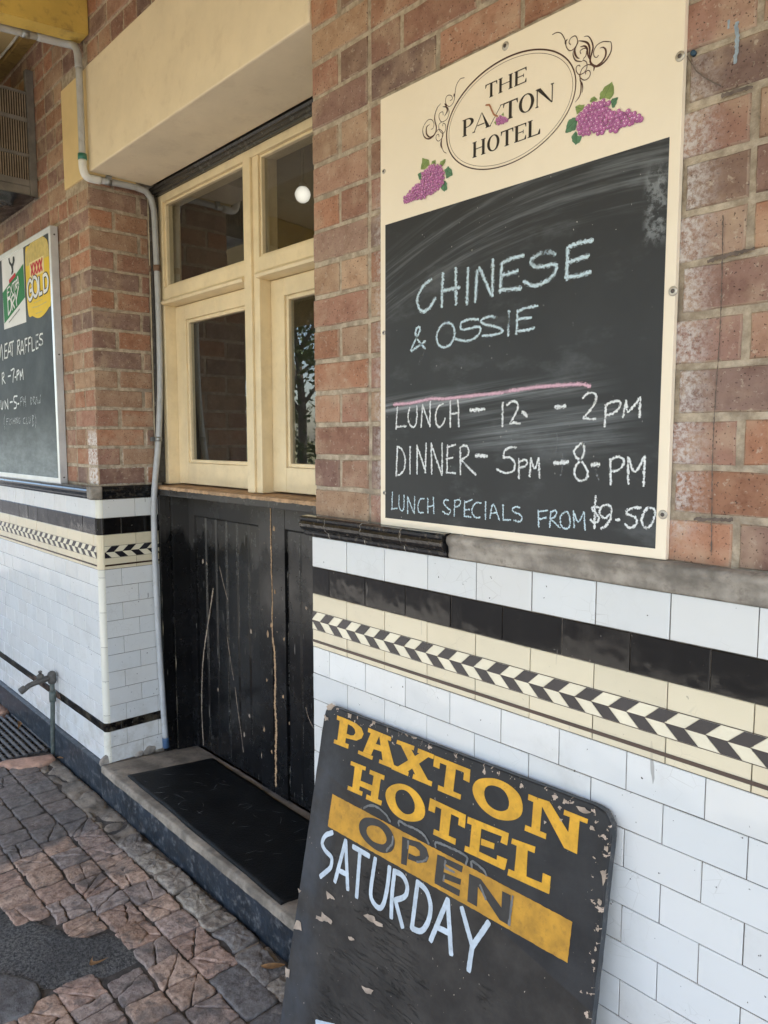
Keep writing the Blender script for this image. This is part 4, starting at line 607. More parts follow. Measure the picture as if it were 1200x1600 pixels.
for k, (ya, yb) in enumerate(zip(yk, yk[1:])):
    x = -4.7 + (.06 if k % 2 else .0)
    while x < -.25:
        wd = r.choice((.118, .122, .126, .13, .112)) if not (k == 0 and x > -2.02) else r.uniform(.20, .24); c = (x + wd / 2, (ya + yb) / 2)
        if not inside(c, ASPH) and not (-4.6 < c[0] < -3.86 and c[1] > -.33):
            j = lambda: r.uniform(-.004, .004)
            P = [(x + .003 + j(), yb + .003 + j()), (x + wd - .003 + j(), yb + .003 + j()), (x + wd - .003 + j(), ya - .003 + j()), (x + .003 + j(), ya - .003 + j())]
            cell = [P]; t = r.random()
            if t < .5:
                for q in range(1 if t < .33 else 2):
                    a = r.choice((.78, -.78, .1, 1.5)) + r.uniform(-.35, .35); n = (math.cos(a), math.sin(a)); d = n[0] * (c[0] + r.uniform(-.02, .02)) + n[1] * (c[1] + r.uniform(-.02, .02)); g = r.uniform(.0004, .0013)
                    nc = []
                    for p in cell:
                        for s in (1, -1):
                            e = clip(p, (n[0] * s, n[1] * s), d * s - g)
                            if len(e) >= 3: nc.append(e)
                    cell = nc
            cc = r.choice(SETC) if wd < .15 else (.19, .175, .165); v = r.uniform(.9, 1.3); base = r.uniform(-.004, .003)
            for p in cell:
                A = abs(sum(p[i - 1][0] * p[i][1] - p[i][0] * p[i - 1][1] for i in range(len(p)))) / 2
                if A > 1.2e-4: stone(b, p, base + (r.uniform(-.0012, .0012) if len(cell) > 1 else 0), tuple(q * v for q in cc), r, dome=.0016 if len(cell) == 1 else .0006, sh=.0042 if len(cell) == 1 else .0032, tilt=None if len(cell) == 1 else (r.uniform(-.012, .012), r.uniform(-.012, .012)), rough=.0022 if len(cell) == 1 else .0034)
        x += wd
# larger dark slabs against the rough strip, nearer the street sign
for xa, xb in ((-1.92, -1.70), (-1.695, -1.46), (-1.455, -1.2)):
    pass
obj_setts = tag(obj('paving_setts', b, 'sett_stone'), kind='structure')
# rough concrete strip between setts and step
b = BM(); nx, ny = 330, 12
hs = {}
for i in range(nx + 1):
    for j in range(ny + 1):
        px = -3.84 + 3.6 * i / nx; py = -.045 - (.112 * j / ny)
        n1 = noise.fractal(Vector((px * 9, py * 14, 3)), 1.0, 2.0, 5); n2 = noise.noise(Vector((px * 3.1, py * 5, 7)))
        z = -.002 + .006 * n1 + .005 * n2
        if px > -2.9: z -= .006
        lump = noise.noise(Vector((px * 11, py * 13, 9))); z += .007 * max(-.5, lump) - .012 * max(0, 1 - abs(noise.noise(Vector((px * 6, py * 7, 12)))) * 16)
        if j == 0: z -= .006
        if j == ny: z -= .02
        hs[i, j] = b.verts.new((px, py + .004 * noise.noise(Vector((px * 30, j, 1))), z))
for i in range(nx):
    for j in range(ny): b.faces.new((hs[i, j], hs[i, j + 1], hs[i + 1, j + 1], hs[i + 1, j])).smooth = True
tag(obj('gutter_strip', b, 'rough_concrete'), kind='structure')
b = BM(); r = random.Random(77); x = -2.86
while x < -.3:
    L = r.uniform(.09, .19); y1 = -.052 + r.uniform(-.012, .004); y0 = -.150 + r.uniform(-.006, .012); s = r.uniform(-.02, .02); g = lambda: r.uniform(-.010, .010)
    stone(b, [(x + .004 + s, y0 + g()), (x + L * .5 + s, y0 + g()), (x + L - .004 + s, y0 + g()), (x + L - .004, y1 + g()), (x + L * .5, y1 + g()), (x + .004, y1 + g())], r.uniform(.000, .010), r.choice([(.36, .31, .25), (.40, .35, .28), (.30, .265, .225), (.26, .235, .21)]), r, rough=.0045, dome=.003, sh=.008, grit=.0045, seg=.0085)
    x += L
tag(obj('gutter_rubble', b, 'sett_stone'), kind='structure')
# bitumen patch
b = BM(); n = 0; step = .016
vs = {}
def av(i, j):
    if (i, j) not in vs:
        px, py = -3.45 + i * step, -1.25 + j * step
        z = -.0015 + .0035 * noise.fractal(Vector((px * 12, py * 12, 2)), 1, 2, 4) + .003 * noise.noise(Vector((px * 3, py * 3, 5)))
        e = [abs((px + dx * .02) * 0) for dx in (0,)]
        k = sum(inside((px + dx, py + dy), ASPH) for dx, dy in ((.022, 0), (-.022, 0), (0, .022), (0, -.022)))
        vs[i, j] = b.verts.new((px, py, z - .0045 * (4 - k)))
    return vs[i, j]
for i in range(90):
    for j in range(64):
        px, py = -3.45 + (i + .5) * step + .01 * noise.noise(Vector((i * .5, j * .5, 1))), -1.25 + (j + .5) * step + .01 * noise.noise(Vector((i * .5, j * .5, 8)))
        if any(inside((px + dx, py + dy), ASPH) for dx in (-.01, .01) for dy in (-.01, .01)): b.faces.new((av(i, j), av(i + 1, j), av(i + 1, j + 1), av(i, j + 1))).smooth = True
tag(obj('asphalt_patch', b, 'asphalt'), kind='structure')
# worn grey stone standing in the bitumen
b = BM(); stone(b, [(-2.36, -.80), (-2.14, -.80), (-2.125, -.70), (-2.175, -.655), (-2.23, -.645), (-2.30, -.68), (-2.36, -.73)], .006, (.16, .155, .15), random.Random(3), seg=.02, dome=.006, sh=.009)
tag(obj('worn_stone', b, 'sett_stone'), 'worn grey stone slab sunk in the dark asphalt patch', 'paving stone')
# odd setts half sunk beside the asphalt
for P in ([(-2.335, -.31), (-2.23, -.30), (-2.20, -.345), (-2.25, -.385), (-2.33, -.365)],):
    b = BM(); stone(b, P, .002, (.40, .26, .18), random.Random(8)); 
    tag(obj('loose_sett', b, 'sett_stone'), 'broken tan sett standing loose at the tip of the asphalt patch', 'paving stone')

# ------------------------------------------------------------------ the building
pub = thing('pub_building', (-2.5, .3, 0), 'brick pub front with tiled lower wall, cream lintel and black servery doors', 'building')
BRC = [(.285, .158, .113), (.27, .155, .118), (.31, .182, .13), (.255, .152, .122), (.325, .20, .14), (.28, .178, .135), (.225, .142, .122), (.295, .16, .108), (.34, .235, .165), (.195, .135, .12), (.31, .168, .113), (.30, .205, .15), (.24, .165, .135)]
def brick(bm, F, u0, u1, v0, v1, r, h=.0):
    L, Hh = u1 - u0, v1 - v0; nl = max(2, int(L / .03)); nh = 3
    P = [(u0 + L * i / nl, v0) for i in range(nl)] + [(u1, v0 + Hh * i / nh) for i in range(nh)] + [(u1 - L * i / nl, v1) for i in range(nl)] + [(u0, v1 - Hh * i / nh) for i in range(nh)]
    sd = r.uniform(0, 500); cu, cv = (u0 + u1) / 2, (v0 + v1) / 2
    du, dv = r.uniform(-.0015, .0015), r.uniform(-.0015, .0015)
    lv = []
    for ins, hh in ((0, -.008), (.0008, -.0022), (.0035, 0.0)):
        row = []
        for (a, c) in P:
            k = noise.noise(Vector((a * 40, c * 40, sd))); k2 = noise.noise(Vector((a * 14, c * 14, sd + 3)))
            e = ins + .0017 * (k + .6) + (.0016 * max(0, k2))
            sx = 1 if a < cu else -1; sy = 1 if c < cv else -1
            onu = min(abs(a - u0), abs(a - u1)) < 1e-6; onv = min(abs(c - v0), abs(c - v1)) < 1e-6
            a2 = a + (e * sx if onu else 0) + du; c2 = c + (e * sy if onv else 0) + dv
            row.append(bm.verts.new(F(a2, c2, h + hh + (.0012 * k2 if hh == 0 else 0))))
        lv.append(row)
    n = len(P); fs = []
    for q, s in zip(lv, lv[1:]):
        for k in range(n):
            f = bm.faces.new((q[k], q[(k + 1) % n], s[(k + 1) % n], s[k])); f.smooth = True; fs.append(f)
    fs.append(bm.faces.new(lv[-1]))
    c = r.choice(BRC); v = r.uniform(.98, 1.40); c = (c[0] * v * 1.03, c[1] * v * .97, c[2] * v * .91)
    setcol(bm, fs, c)
    for k, f in enumerate(fs[:-1]):                                    # lime smeared over the arrises
        t = max(0, min(1, .45 + 1.1 * noise.noise(Vector((f.verts[0].co.x * 22, f.verts[0].co.y * 22, f.verts[0].co.z * 22))))) * (.75 if k < n else .6)
        setcol(bm, [f], tuple(q + (w_ - q) * t for q, w_ in zip(c, (.44, .355, .26))))
FR = lambda y0: (lambda u, v, h: (u, y0 - h, v))          # a face towards the street
FX = lambda x0: (lambda u, v, h: (x0 + h, u, v))          # a face towards +x, u runs into the wall
def courses(z0, z1, ch):
    k = 0; z = z0
    while z < z1: yield k, z + .004, z + ch - .0055; k += 1; z += ch
r = random.Random(21)
LINT = (-3.535, XJ - .002, 2.708, 3.125)
def in_lintel(u0, u1, v0, v1): return u1 > LINT[0] and u0 < LINT[1] and v1 > LINT[2] + .003 and v0 < LINT[3]
# right-hand wall
b = BM()
def run_right(k, za, zb):
    u = XJ; fr = True; q = 0
    while u < 1.9:
        g = r.uniform(.008, .0125); u1 = u + (.1177 if k % 2 and (q < 3 or r.random() < .06) else .2353); q += 1
        yield (u + (0 if fr else g / 2), u1 - g / 2); fr = False; u = u1
for k, za, zb in courses(1.377, TOPZ, .0873):
    for u0, u1 in run_right(k, za, zb):
        if zb > 3.7 and (u1 - u0) > .2 and False: continue
        brick(b, FR(0.0), u0, u1, za + r.uniform(-.001, .001), zb + r.uniform(-.001, .001), r, r.uniform(-.0015, .001))
# the bricks above the lintel, between the two walls
for k, za, zb in courses(3.127, TOPZ, .0865):
    p = .2353 if k % 2 else .1177; u = XL + (.02 if k % 2 else .05)
    while u < XJ - .01:
        u1 = min(u + p, XJ - .004); 
        if u1 - u > .03: brick(b, FR(0.0), u, u1 - .010, za, zb, r, r.uniform(-.0015, .001))
        u = u + p
box(b, XJ + .003, 2.0, .0045, .27, 1.20, TOPZ, 1); box(b, XL - .003, XJ + .004, .0048, .268, 3.122, TOPZ, 1)
box(b, XJ + .0042, 2.0, .012, .27, 0, 1.199, 1)
setcol(b, b.faces, (.3, .25, .18)) if False else None
bw_r = obj('brick_wall', b, ['brick', 'mortar'], pub)
# left-hand wall with its return into the doorway
b = BM(); CH = .0847
for k, za, zb in courses(1.396, TOPZ, CH):
    p = .118 if k % 2 == 0 else .2353; u = XL; fr = True
    while u > -6.6:
        u0 = u - p; g = r.uniform(.008, .0125)
        q0, q1 = u0 + g / 2, u - (0 if fr else g / 2)
        for (s0, s1) in ([(q0, min(q1, LINT[0] - .004)), ] if in_lintel(q0, q1, za, zb) else [(q0, q1)]):
            if s1 - s0 > .02 and not (za < LINT[2] < zb and s1 > LINT[0] and False):
                brick(b, FR(0.0), s0, s1, za, zb if not (s1 > LINT[0] and za < LINT[2] < zb) else LINT[2] - .004, r, r.uniform(-.0015, .001))
        fr = False; u = u0
    if zb < 2.70 + CH:
        zt = min(zb, 2.704)
        if zt - za > .02:
            segs = ((.0, .217), (.229, .266)) if k % 2 == 0 else ((.0, .104), (.116, .266))
            for (a, c) in segs: brick(b, FX(XL), a + (.0 if a == 0 else .0), c, za, zt, r, r.uniform(-.001, .001))
box(b, -6.7, XL - .0045, .0045, .30, 1.20, TOPZ, 1); box(b, -6.7, XL - .0049, .012, .30, 0, 1.199, 1)
bw_l = obj('brick_wall', b, ['brick', 'mortar'], pub)
# small marks and fixings on the right-hand brickwork
b = BM()
stroke(b, [(-.573, 2.269), (-.571, 2.24), (-.573, 2.208)], .0062, FR(0), .0016, .45)
stroke(b, [(-.586, 2.278), (-.586, 2.266)], .0035, FR(0), .0016, .4)
obj('paint_mark', b, 'mark_blue', bw_r)
b = BM()
stroke(b, [(-.578, 1.40), (-.583, 1.6), (-.579, 1.8), (-.582, 1.97)], .0016, FR(0), .0016, .9)
for x0, x1, z0, z1 in ((-.610, -.545, 1.460, 1.464), (-.604, -.530, 1.899, 1.907), (-.592, -.544, 2.163, 2.161)): stroke(b, [(x0, z0), ((x0 + x1) / 2, (z0 + z1) / 2 + .001), (x1, z1)], .0058, FR(0), .0017, .7)
stroke(b, [(-.655, 2.247), (-.637, 2.217), (-.615, 2.195), (-.594, 2.178)], .0018, FR(0), .0019, .6)
obj('stain_mark', b, 'mark_dark', bw_r)

# lintel
b = BM(); box(b, -3.246, LINT[1], -.006, RV, LINT[2], LINT[3], bev=.006)
lin = obj('lintel', b, 'lintel_paint', pub)
b = BM(); box(b, LINT[0], -3.2465, -.0045, .2, LINT[2] - .006, LINT[3] - .004, bev=.004)  # left end, yellower than the rest of the lintel
obj('lintel_end', b, 'lintel_end_yellow', lin)

# ------------------------------------------------------------------ tiling
def tile(bm, F, u0, u1, v0, v1, r, h=0.0, mi=0, tilt=.0016, bev=.0011, var=.06):
    a, c, e = r.uniform(-tilt, tilt), r.uniform(-tilt, tilt), r.uniform(-.0003, .0003)
    cu, cv = (u0 + u1) / 2, (v0 + v1) / 2
    z = lambda u, v: h + e + a * (u - cu) * 8 + c * (v - cv) * 8
    o = [(u0, v0), (u1, v0), (u1, v1), (u0, v1)]; n = [(u0 + bev, v0 + bev), (u1 - bev, v0 + bev), (u1 - bev, v1 - bev), (u0 + bev, v1 - bev)]
    B = [bm.verts.new(F(p[0], p[1], h - .004)) for p in o]; A = [bm.verts.new(F(p[0], p[1], z(*p) - .0009)) for p in o]; N = [bm.verts.new(F(p[0], p[1], z(*p))) for p in n]
    fs = [bm.faces.new(N)]
    for q, s in ((B, A), (A, N)):
        for k in range(4): fs.append(bm.faces.new((q[k], q[(k + 1) % 4], s[(k + 1) % 4], s[k])))
    v = 1 - r.uniform(0, var); t = r.uniform(-.012, .012)
    setcol(bm, fs, (v + t, v, v - t))
    for f in fs: f.material_index = mi
G = .0020
def row(bm, F, ua, ub, v0, v1, wid, off, r, **kw):
    u = ua - (wid - off if off else 0)
    while u < ub - .002:
        a, c = max(u, ua), min(u + wid - G, ub)
        if c - a > .008: tile(bm, F, a, c, v0, v1 - G, r, **kw)
        u += wid
def chevrons(bm_b, bm_c, F, ua, ub, vt, vm, vb, period, phase, h):
    g = .0012; u = ua + phase - period * 2
    def put(bm, P):
        Q = clip(clip(P, (-1, 0), -ua), (1, 0), ub)
        if len(Q) >= 3: bm.faces.new([bm.verts.new(F(p[0], p[1], h)) for p in Q])
    hu, hl = vt - vm, vm - vb
    while u < ub + period:
        for k, bm in ((0, bm_b), (1, bm_c)):
            a = u + k * period / 2; c = a + period / 2 - g
            put(bm, [(a, vm + g / 2), (c, vm + g / 2), (c + hu, vt - g), (a + hu, vt - g)])
            a2 = u + (1 - k) * period / 2; c2 = a2 + period / 2 - g
            put(bm, [(a2 + hl, vb + g), (c2 + hl, vb + g), (c2, vm - g / 2), (a2, vm - g / 2)])
        u += period
def dado(parts, parent_name='tile_dado'):
    """parts: list of (F, ua, ub, levels, offsets) faces that belong to one tiled wall"""
    r = random.Random(len(parts) * 7 + 3)
    bw, bb, bc, cb, cc, bl, gr, bt, bs, bf = [BM() for _ in range(10)]
    for F, ua, ub, L, off in parts:
        row(bt, F, ua, ub, L['w1'], L['w0'], .153, off['w'], r, tilt=.0018)
        row(bb, F, ua, ub, L['k1'], L['w1'], .153, off['k'], r, tilt=.0020)
        row(bc, F, ua, ub, L['c1'], L['k1'], .153, off['c'], r, tilt=.0010, var=.08)
        ct = L['k1'] - .052; cm = ct - .0265; cbm = ct - .053
        chevrons(cb, cc, F, ua, ub, ct, cm, cbm, .0765, off['p'], .0013)
        P = [(ua, cbm - .029), (ub, cbm - .029), (ub, cbm - .037), (ua, cbm - .037)]
        quad(bl, [F(p[0], p[1], .0013) for p in P])
        for vv in (ct, cm, cbm):                                                   # thin brown outline of the frieze
            quad(bl, [F(ua, vv + .0007, .0011), F(ub, vv + .0007, .0011), F(ub, vv - .0007, .0011), F(ua, vv - .0007, .0011)])
        k = 0; v = L['c1']
        while v > L['t0'] + .03:
            row(bw, F, ua, ub, v - .0777, v, .153, (.0765 if (k + off['r']) % 2 else 0), r); v -= .0777; k += 1
        row(bs, F, ua, ub, L['t1'], v, .153, .05, r)
        v = L['t1']; n = max(1, round((v - L['b']) / .074)); hgt = (v - L['b']) / n
        for q in range(n): row(bf, F, ua, ub, v - hgt, v, .153, (.0765 if (q + off['r']) % 2 else 0), r); v -= hgt
        quad(gr, [F(ua, L['b'], -.0026), F(ub, L['b'], -.0026), F(ub, L['w0'], -.0026), F(ua, L['w0'], -.0026)])
    main = obj('tile_dado', bw, 'white_tile', pub); obj('top_tile_row', bt, 'white_tile', main); obj('black_line', bs, 'black_tile', main); obj('bottom_tile_row', bf, 'white_tile', main)
    obj('black_tile_band', bb, 'black_tile', main); fb = obj('cream_frieze', bc, 'cream_tile', main)
    bb2 = cb; off0 = len(cb.verts)
    me = bpy.data.meshes.new('t'); cc.to_mesh(me); n0 = len(cb.faces); cb.from_mesh(me); cb.faces.ensure_lookup_table()
    for f in cb.faces[n0:]: f.material_index = 1
    bpy.data.meshes.remove(me); cc.free()
    me = bpy.data.meshes.new('t'); bl.to_mesh(me); n0 = len(cb.faces); cb.from_mesh(me); cb.faces.ensure_lookup_table()
    for f in cb.faces[n0:]: f.material_index = 2
    bpy.data.meshes.remove(me); bl.free()
    obj('chevron_inlay', cb, ['chevron_black', 'chevron_cream', 'brown_line'], main)
    obj('grout_bed', gr, 'grout', main)
    return main
TR = dict(w0=1.326, w1=1.2395, k1=1.1625, c1=1.0075, t0=.308, t1=.270, b=.125)
TL = dict(w0=1.336, w1=1.2540, k1=1.1800, c1=1.0250, t0=.326, t1=.286, b=.140)
dado_r = dado([(FR(-.012), XJ + .002, 1.95, TR, dict(w=0, k=.0765, c=0, p=.035, r=1)),])
dado_l = dado([(FR(-.012), -6.6, XL - .012, TL, dict(w=.04, k=.09, c=.06, p=.02, r=0))])
dado_v = dado([(FX(-3.270), .012, RV, TL, dict(w=.147, k=.08, c=.147, p=.005, r=1))])
# bullnose corner tiles
b = BM(); r = random.Random(9); NB = 8; RB = .024
def bull(z0, z1, mi):
    v = 1 - r.uniform(0, .08)
    vs = []
    for z in (z0, z1 - .0016):
        vs.append([b.verts.new((XL + .015 - RB - .0 + RB * math.sin(t * math.pi / 2 / NB), -.0125 + RB - RB * math.cos(t * math.pi / 2 / NB), z)) for t in range(NB + 1)])
    fs = [b.faces.new((vs[0][k], vs[0][k + 1], vs[1][k + 1], vs[1][k])) for k in range(NB)]
    for f in fs: f.smooth = True; f.material_index = mi
    setcol(b, fs, (v, v, v * .98))
bull(1.2540, 1.336, 0); bull(1.18, 1.254, 1); bull(1.025, 1.18, 2)
z = 1.025
for hgt in (.035, .157, .157, .157, .157, .036): bull(z - hgt, z, 0); z -= hgt
bull(.286, z, 1); bull(.14, .286, 0)
quad(b, [(XL - .02, -.0085, .14), (XL + .011, -.0085 + .03, .14), (XL + .011, .022, 1.336), (XL - .02, -.0085, 1.336)], 3)
obj('bullnose_corner', b, ['bullnose_tile', 'black_tile', 'cream_tile', 'grout'], dado_l)
# broken render at the foot of the corner
b = BM(); 
for cx, cy, cz, s in ((XL + .005, -.006, .150, .035), (XL + .012, .19, .150, .03), (XL + .012, .14, .146, .022)):
    m = bmesh.ops.create_icosphere(b, subdivisions=3, radius=s)
    for v in m['verts']:
        k = 1 + .35 * noise.noise(v.co * 40); v.co = Vector((v.co.x * .25 * k + cx, v.co.y * k + cy, v.co.z * .8 * k + cz))
obj('broken_render', b, 'mortar_bed', dado_l, True)

# moulded cap on top of the tiles
def cap_profile(s=1.0):
    return [(0.0, .000), (.012, .000), (.017, .006), (.017, .012), (.021, .016), (.030, .020), (.036, .028), (.038, .036), (.034, .043), (.036, .047), (.036, .053), (.028, .057), (.0, .0575)]
def cap_piece(bm, x0, x1, zb, mi=0, k=1.0):
    pr = [(a * k, c) for a, c in cap_profile()]
    prism(bm, pr, (lambda a, c: (x0, .004 - a - .012, zb + c), lambda a, c: (x1, .004 - a - .012, zb + c)), mi)
b = BM(); r = random.Random(2); 
x = -1.738; xs = [x]
for wd in (.115, .15, .15, .143): xs.append(xs[-1] + wd)
for xa, xb in zip(xs, xs[1:]): cap_piece(b, xa + .0015, xb - .0022, 1.3265 + r.uniform(-.001, .001), 0, .86)
for xa in xs[1:-1]: cap_piece(b, xa - .0019, xa + .0012, 1.327, 1, .83)
obj('dado_cap', b, ['cap_black', 'mortar_bed'], dado_r)
# where the cap has fallen away only its bed of mortar is left
b = BM(); nx = 420; pr = [(.0, .0), (.010, .0), (.013, .006), (.012, .016), (.014, .028), (.021, .036), (.023, .043), (.020, .050), (.008, .0545), (0, .0555)]
rows = []
for i in range(nx + 1):
    px = -1.178 + 3.1 * i / nx; rw = []
    crack = min(1, abs(math.sin(px * 21.0 + 3 * noise.noise(Vector((px * 2, 0, 0))))) * 14)
    for q, (a, c) in enumerate(pr):
        n1 = noise.fractal(Vector((px * 22, c * 60, 1)), 1, 2, 4); n2 = noise.noise(Vector((px * 6, c * 18, 4)))
        k = 1 + .16 * n1 + .22 * n2 - (.18 * (1 - crack))
        rw.append(b.verts.new((px, -.0085 - a * max(.3, k), 1.3265 + c + (.0015 * n1 if 0 < q < len(pr) - 1 else 0))))
    rows.append(rw)
for q, s in zip(rows, rows[1:]):
    for k in range(len(pr) - 1): b.faces.new((q[k], s[k], s[k + 1], q[k + 1])).smooth = True
b.faces.new(rows[0])
obj('mortar_bed', b, 'mortar_bed', dado_r)
b = BM(); x = XL - .03
cap_x = []
while x > -6.5: cap_x.append((x - .15, x)); x -= .15
for xa, xb in cap_x: cap_piece(b, xa + .0012, xb - .0012, 1.3365 + r.uniform(-.001, .001), 0, .82)
for xa, xb in cap_x: cap_piece(b, xa - .0010, xa + .0010, 1.337, 1, .78)
pr = cap_profile()
for ya, yb in ((.012, .115), (.117, RV - .002)): prism(b, [(a * .55, c) for a, c in pr], (lambda a, c: (XL + .002 + a, ya, 1.3365 + c), lambda a, c: (XL + .002 + a, yb, 1.3365 + c)), 0)
obj('dado_cap', b, ['cap_black', 'mortar_bed'], dado_l)
b = BM(); box(b, XL - .030, XL + .022, -.041, .011, 1.337, 1.394, bev=.008, seg=3)
for v in b.verts: v.co += Vector((1, 1, 1)) * .004 * noise.noise(v.co * 50)
obj('corner_block', b, 'mortar_bed', dado_l)

# painted plinth, doorstep
b = BM(); box(b, -6.6, XL + .018, -.036, .02, -.03, .1385, bev=.004)
obj('plinth', b, 'plinth_paint', pub)
b = BM(); box(b, XJ - .02, 1.95, -.024, .02, -.03, .1235, bev=.004)
obj('plinth', b, 'plinth_paint', pub)
b = BM(); nx, prf = 150, [(-.040, -.03), (-.042, .05), (-.0425, .112), (-.0415, .131), (-.038, .139), (-.031, .1415), (.0, .141), (.10, .134), (.26, .124), (.43, .110)]
rows = []
for i in range(nx + 1):
    px = XL + .0185 + (XJ - XL - .02) * i / nx; rw = []
    for q, (y, z) in enumerate(prf):
        n1 = noise.fractal(Vector((px * 11, y * 30, z * 20)), 1, 2, 4); chip = max(0, noise.noise(Vector((px * 7, 3, 1)))) if 3 <= q <= 5 else 0
        rw.append(b.verts.new((px, y + .0022 * n1 + .006 * chip, z + (.0018 * n1 - .007 * chip if q > 0 else 0))))
    rows.append(rw)
for q, s in zip(rows, rows[1:]):
    for k in range(len(prf) - 1):
        f = b.faces.new((q[k], s[k], s[k + 1], q[k + 1])); f.smooth = True; f.material_index = 1 if k < 2 else 0
b.faces.new(rows[0])
obj('doorstep', b, ['concrete', 'plinth_paint'], pub)

# ------------------------------------------------------------------ window over the servery doors
WY = .308                                 # front of the cream frame
b = BM()
def fr(x0, x1, z0, z1, y0=WY, y1=WY + .09, bev=.003): box(b, x0, x1, y0, y1, z0, z1, 0, bev)
fr(XL + .004, -3.232, 1.395, 2.676)                      # left jamb
fr(-1.768, XJ - .004, 1.395, 2.676)                      # right jamb
fr(-3.2318, -1.7682, 2.645, 2.676)                       # head
fr(-2.552, -2.502, 1.392, 2.6448, WY - .006)             # mullion
fr(-2.5018, -2.462, 1.392, 2.6448, WY + .004)            # its bead
fr(-3.2318, -2.5522, 2.215, 2.276); fr(-2.4618, -1.7682, 2.215, 2.276)   # transoms
for xa, xb in ((-3.2318, -2.5522), (-2.4618, -1.7682)):  # weathered nosing under each transom, and glazing beads
    prism(b, [(0, 0), (.014, .002), (.018, .012), (.012, .020), (0, .026)], (lambda a, c: (xa, WY - a, 2.197 + c), lambda a, c: (xb, WY - a, 2.197 + c)))
    box(b, xa, xb, WY + .001, WY + .08, 2.1975, 2.2145)
    for (p, q, s, t) in ((xa, xa + .011, 2.2765, 2.6445), (xb - .011, xb, 2.2765, 2.6445), (xa + .0113, xb - .0113, 2.2765, 2.287), (xa + .0113, xb - .0113, 2.634, 2.6445)):
        box(b, p, q, WY + .012, WY + .05, s, t, 0, .004)
win = obj('window', b, 'window_cream', pub)
for xa, xb in ((-3.230, -2.554), (-2.460, -1.770)):
    b = BM(); st = .088; y0 = WY + .052
    for (p, q, s, t) in ((xa, xa + st, 1.398, 2.195), (xb - st, xb, 1.398, 2.195), (xa + st + .0003, xb - st - .0003, 1.398, 1.492), (xa + st + .0003, xb - st - .0003, 2.130, 2.195)): box(b, p, q, y0, y0 + .04, s, t, 0, .003)
    i0, i1 = xa + st, xb - st
    for (p, q, s, t) in ((i0 + .0002, i0 + .016, 1.4923, 2.1297), (i1 - .016, i1 - .0002, 1.4923, 2.1297), (i0 + .0163, i1 - .0163, 1.4923, 1.508), (i0 + .0163, i1 - .0163, 2.114, 2.1297)): box(b, p, q, y0 + .008, y0 + .035, s, t, 0, .004)
    sash = obj('sash', b, 'window_cream', win)
    b = BM(); box(b, i0 + .010, i1 - .010, y0 + .020, y0 + .0225, 1.502, 2.120); obj('pane', b, 'window_glass', win)
for xa, xb in ((-3.226, -2.558), (-2.456, -1.774)):
    b = BM(); box(b, xa, xb, WY + .026, WY + .0285, 2.280, 2.640); obj('pane', b, 'window_glass', win)
# black head moulding and black side strips
b = BM()
prism(b, [(0, 0), (.010, .0), (.012, .007), (.020, .009), (.022, .018), (.030, .021), (.034, .029), (.034, .0315), (0, .0315)], (lambda a, c: (XL + .003, WY - a, 2.6765 + c), lambda a, c: (XJ - .003, WY - a, 2.6765 + c)))
obj('head_moulding', b, 'black_gloss', win)
b = BM(); box(b, XL + .003, XL + .022, RV + .002, WY - .001, 1.40, 2.675, 0, .002)
obj('side_strip', b, 'black_gloss', win); b = BM(); box(b, XJ - .022, XJ - .003, RV + .002, WY - .001, 1.40, 2.675, 0, .002)
obj('side_strip', b, 'black_gloss', win)
b = BM()
pts = [(RV + .001, 1.395 + .04 * i) for i in range(33)]
for i, (y, z) in enumerate(pts[:-1]):
    wv = .0035 + .004 * max(0, noise.noise(Vector((z * 14, 2, 3)))); quad(b, [(XL + .0045, y - wv, z), (XL + .0045, y + .005, z), (XL + .0045, y + .005, z + .0399), (XL + .0045, y - .0035 - .004 * max(0, noise.noise(Vector(((z + .04) * 14, 2, 3)))), z + .0399)])
obj('putty_line', b, 'peel_cream', win)
# sill
b = BM(); box(b, XL + .004, XJ - .003, .262, .45, 1.345, 1.384, 1, .004)
nx = 120; rows = []
for i in range(nx + 1):
    px = XL + .006 + (XJ - XL - .012) * i / nx
    e = .0035 * noise.fractal(Vector((px * 30, 1, 2)), 1, 2, 3)
    rows.append([b.verts.new((px, .2592 , 1.3795 - .007 + e)), b.verts.new((px, .2594, 1.3850)), b.verts.new((px, .264, 1.3875)), b.verts.new((px, .45, 1.392))])
for q, s in zip(rows, rows[1:]):
    for k in range(3): b.faces.new((q[k], s[k], s[k + 1], q[k + 1])).material_index = 0
obj('sill', b, ['bare_timber', 'black_gloss'], win)

# ------------------------------------------------------------------ black boarded doors below
DY = .408
b = BM()
box(b, XL + .003, XL + .026, RV + .002, .302, .10, 1.3445, 0, .003); box(b, XL + .003, XL + .018, .3025, .325, .10, 1.3445, 0, .003)
box(b, XL + .003, XL + .034, .3255, .46, .09, 1.3445, 0, .004)
jam = obj('door_frame', b, 'black_gloss', pub)
b = BM(); box(b, XJ - .034, XJ - .003, RV + .002, .46, .09, 1.3445, 0, .004); obj('door_frame', b, 'black_gloss', pub)
b = BM()
z = .10
for k in range(28):
    e = lambda zz, s: .0001 + .0065 * max(0, noise.noise(Vector((zz * 16, s, 3))) - .12)
    quad(b, [(XL + .0265, RV + .002, z), (XL + .0265, RV + .002 + e(z, 1), z), (XL + .0265, RV + .002 + e(z + .0444, 1), z + .0444), (XL + .0265, RV + .002, z + .0444)])
    if z < .75: quad(b, [(XL + .0346, .3256, z), (XL + .0346, .3256 + e(z, 4) * 1.6, z), (XL + .0346, .3256 + e(z + .0444, 4) * 1.6, z + .0444), (XL + .0346, .3256, z + .0444)])
    z += .0444
obj('chipped_edge', b, 'peel_cream', jam)
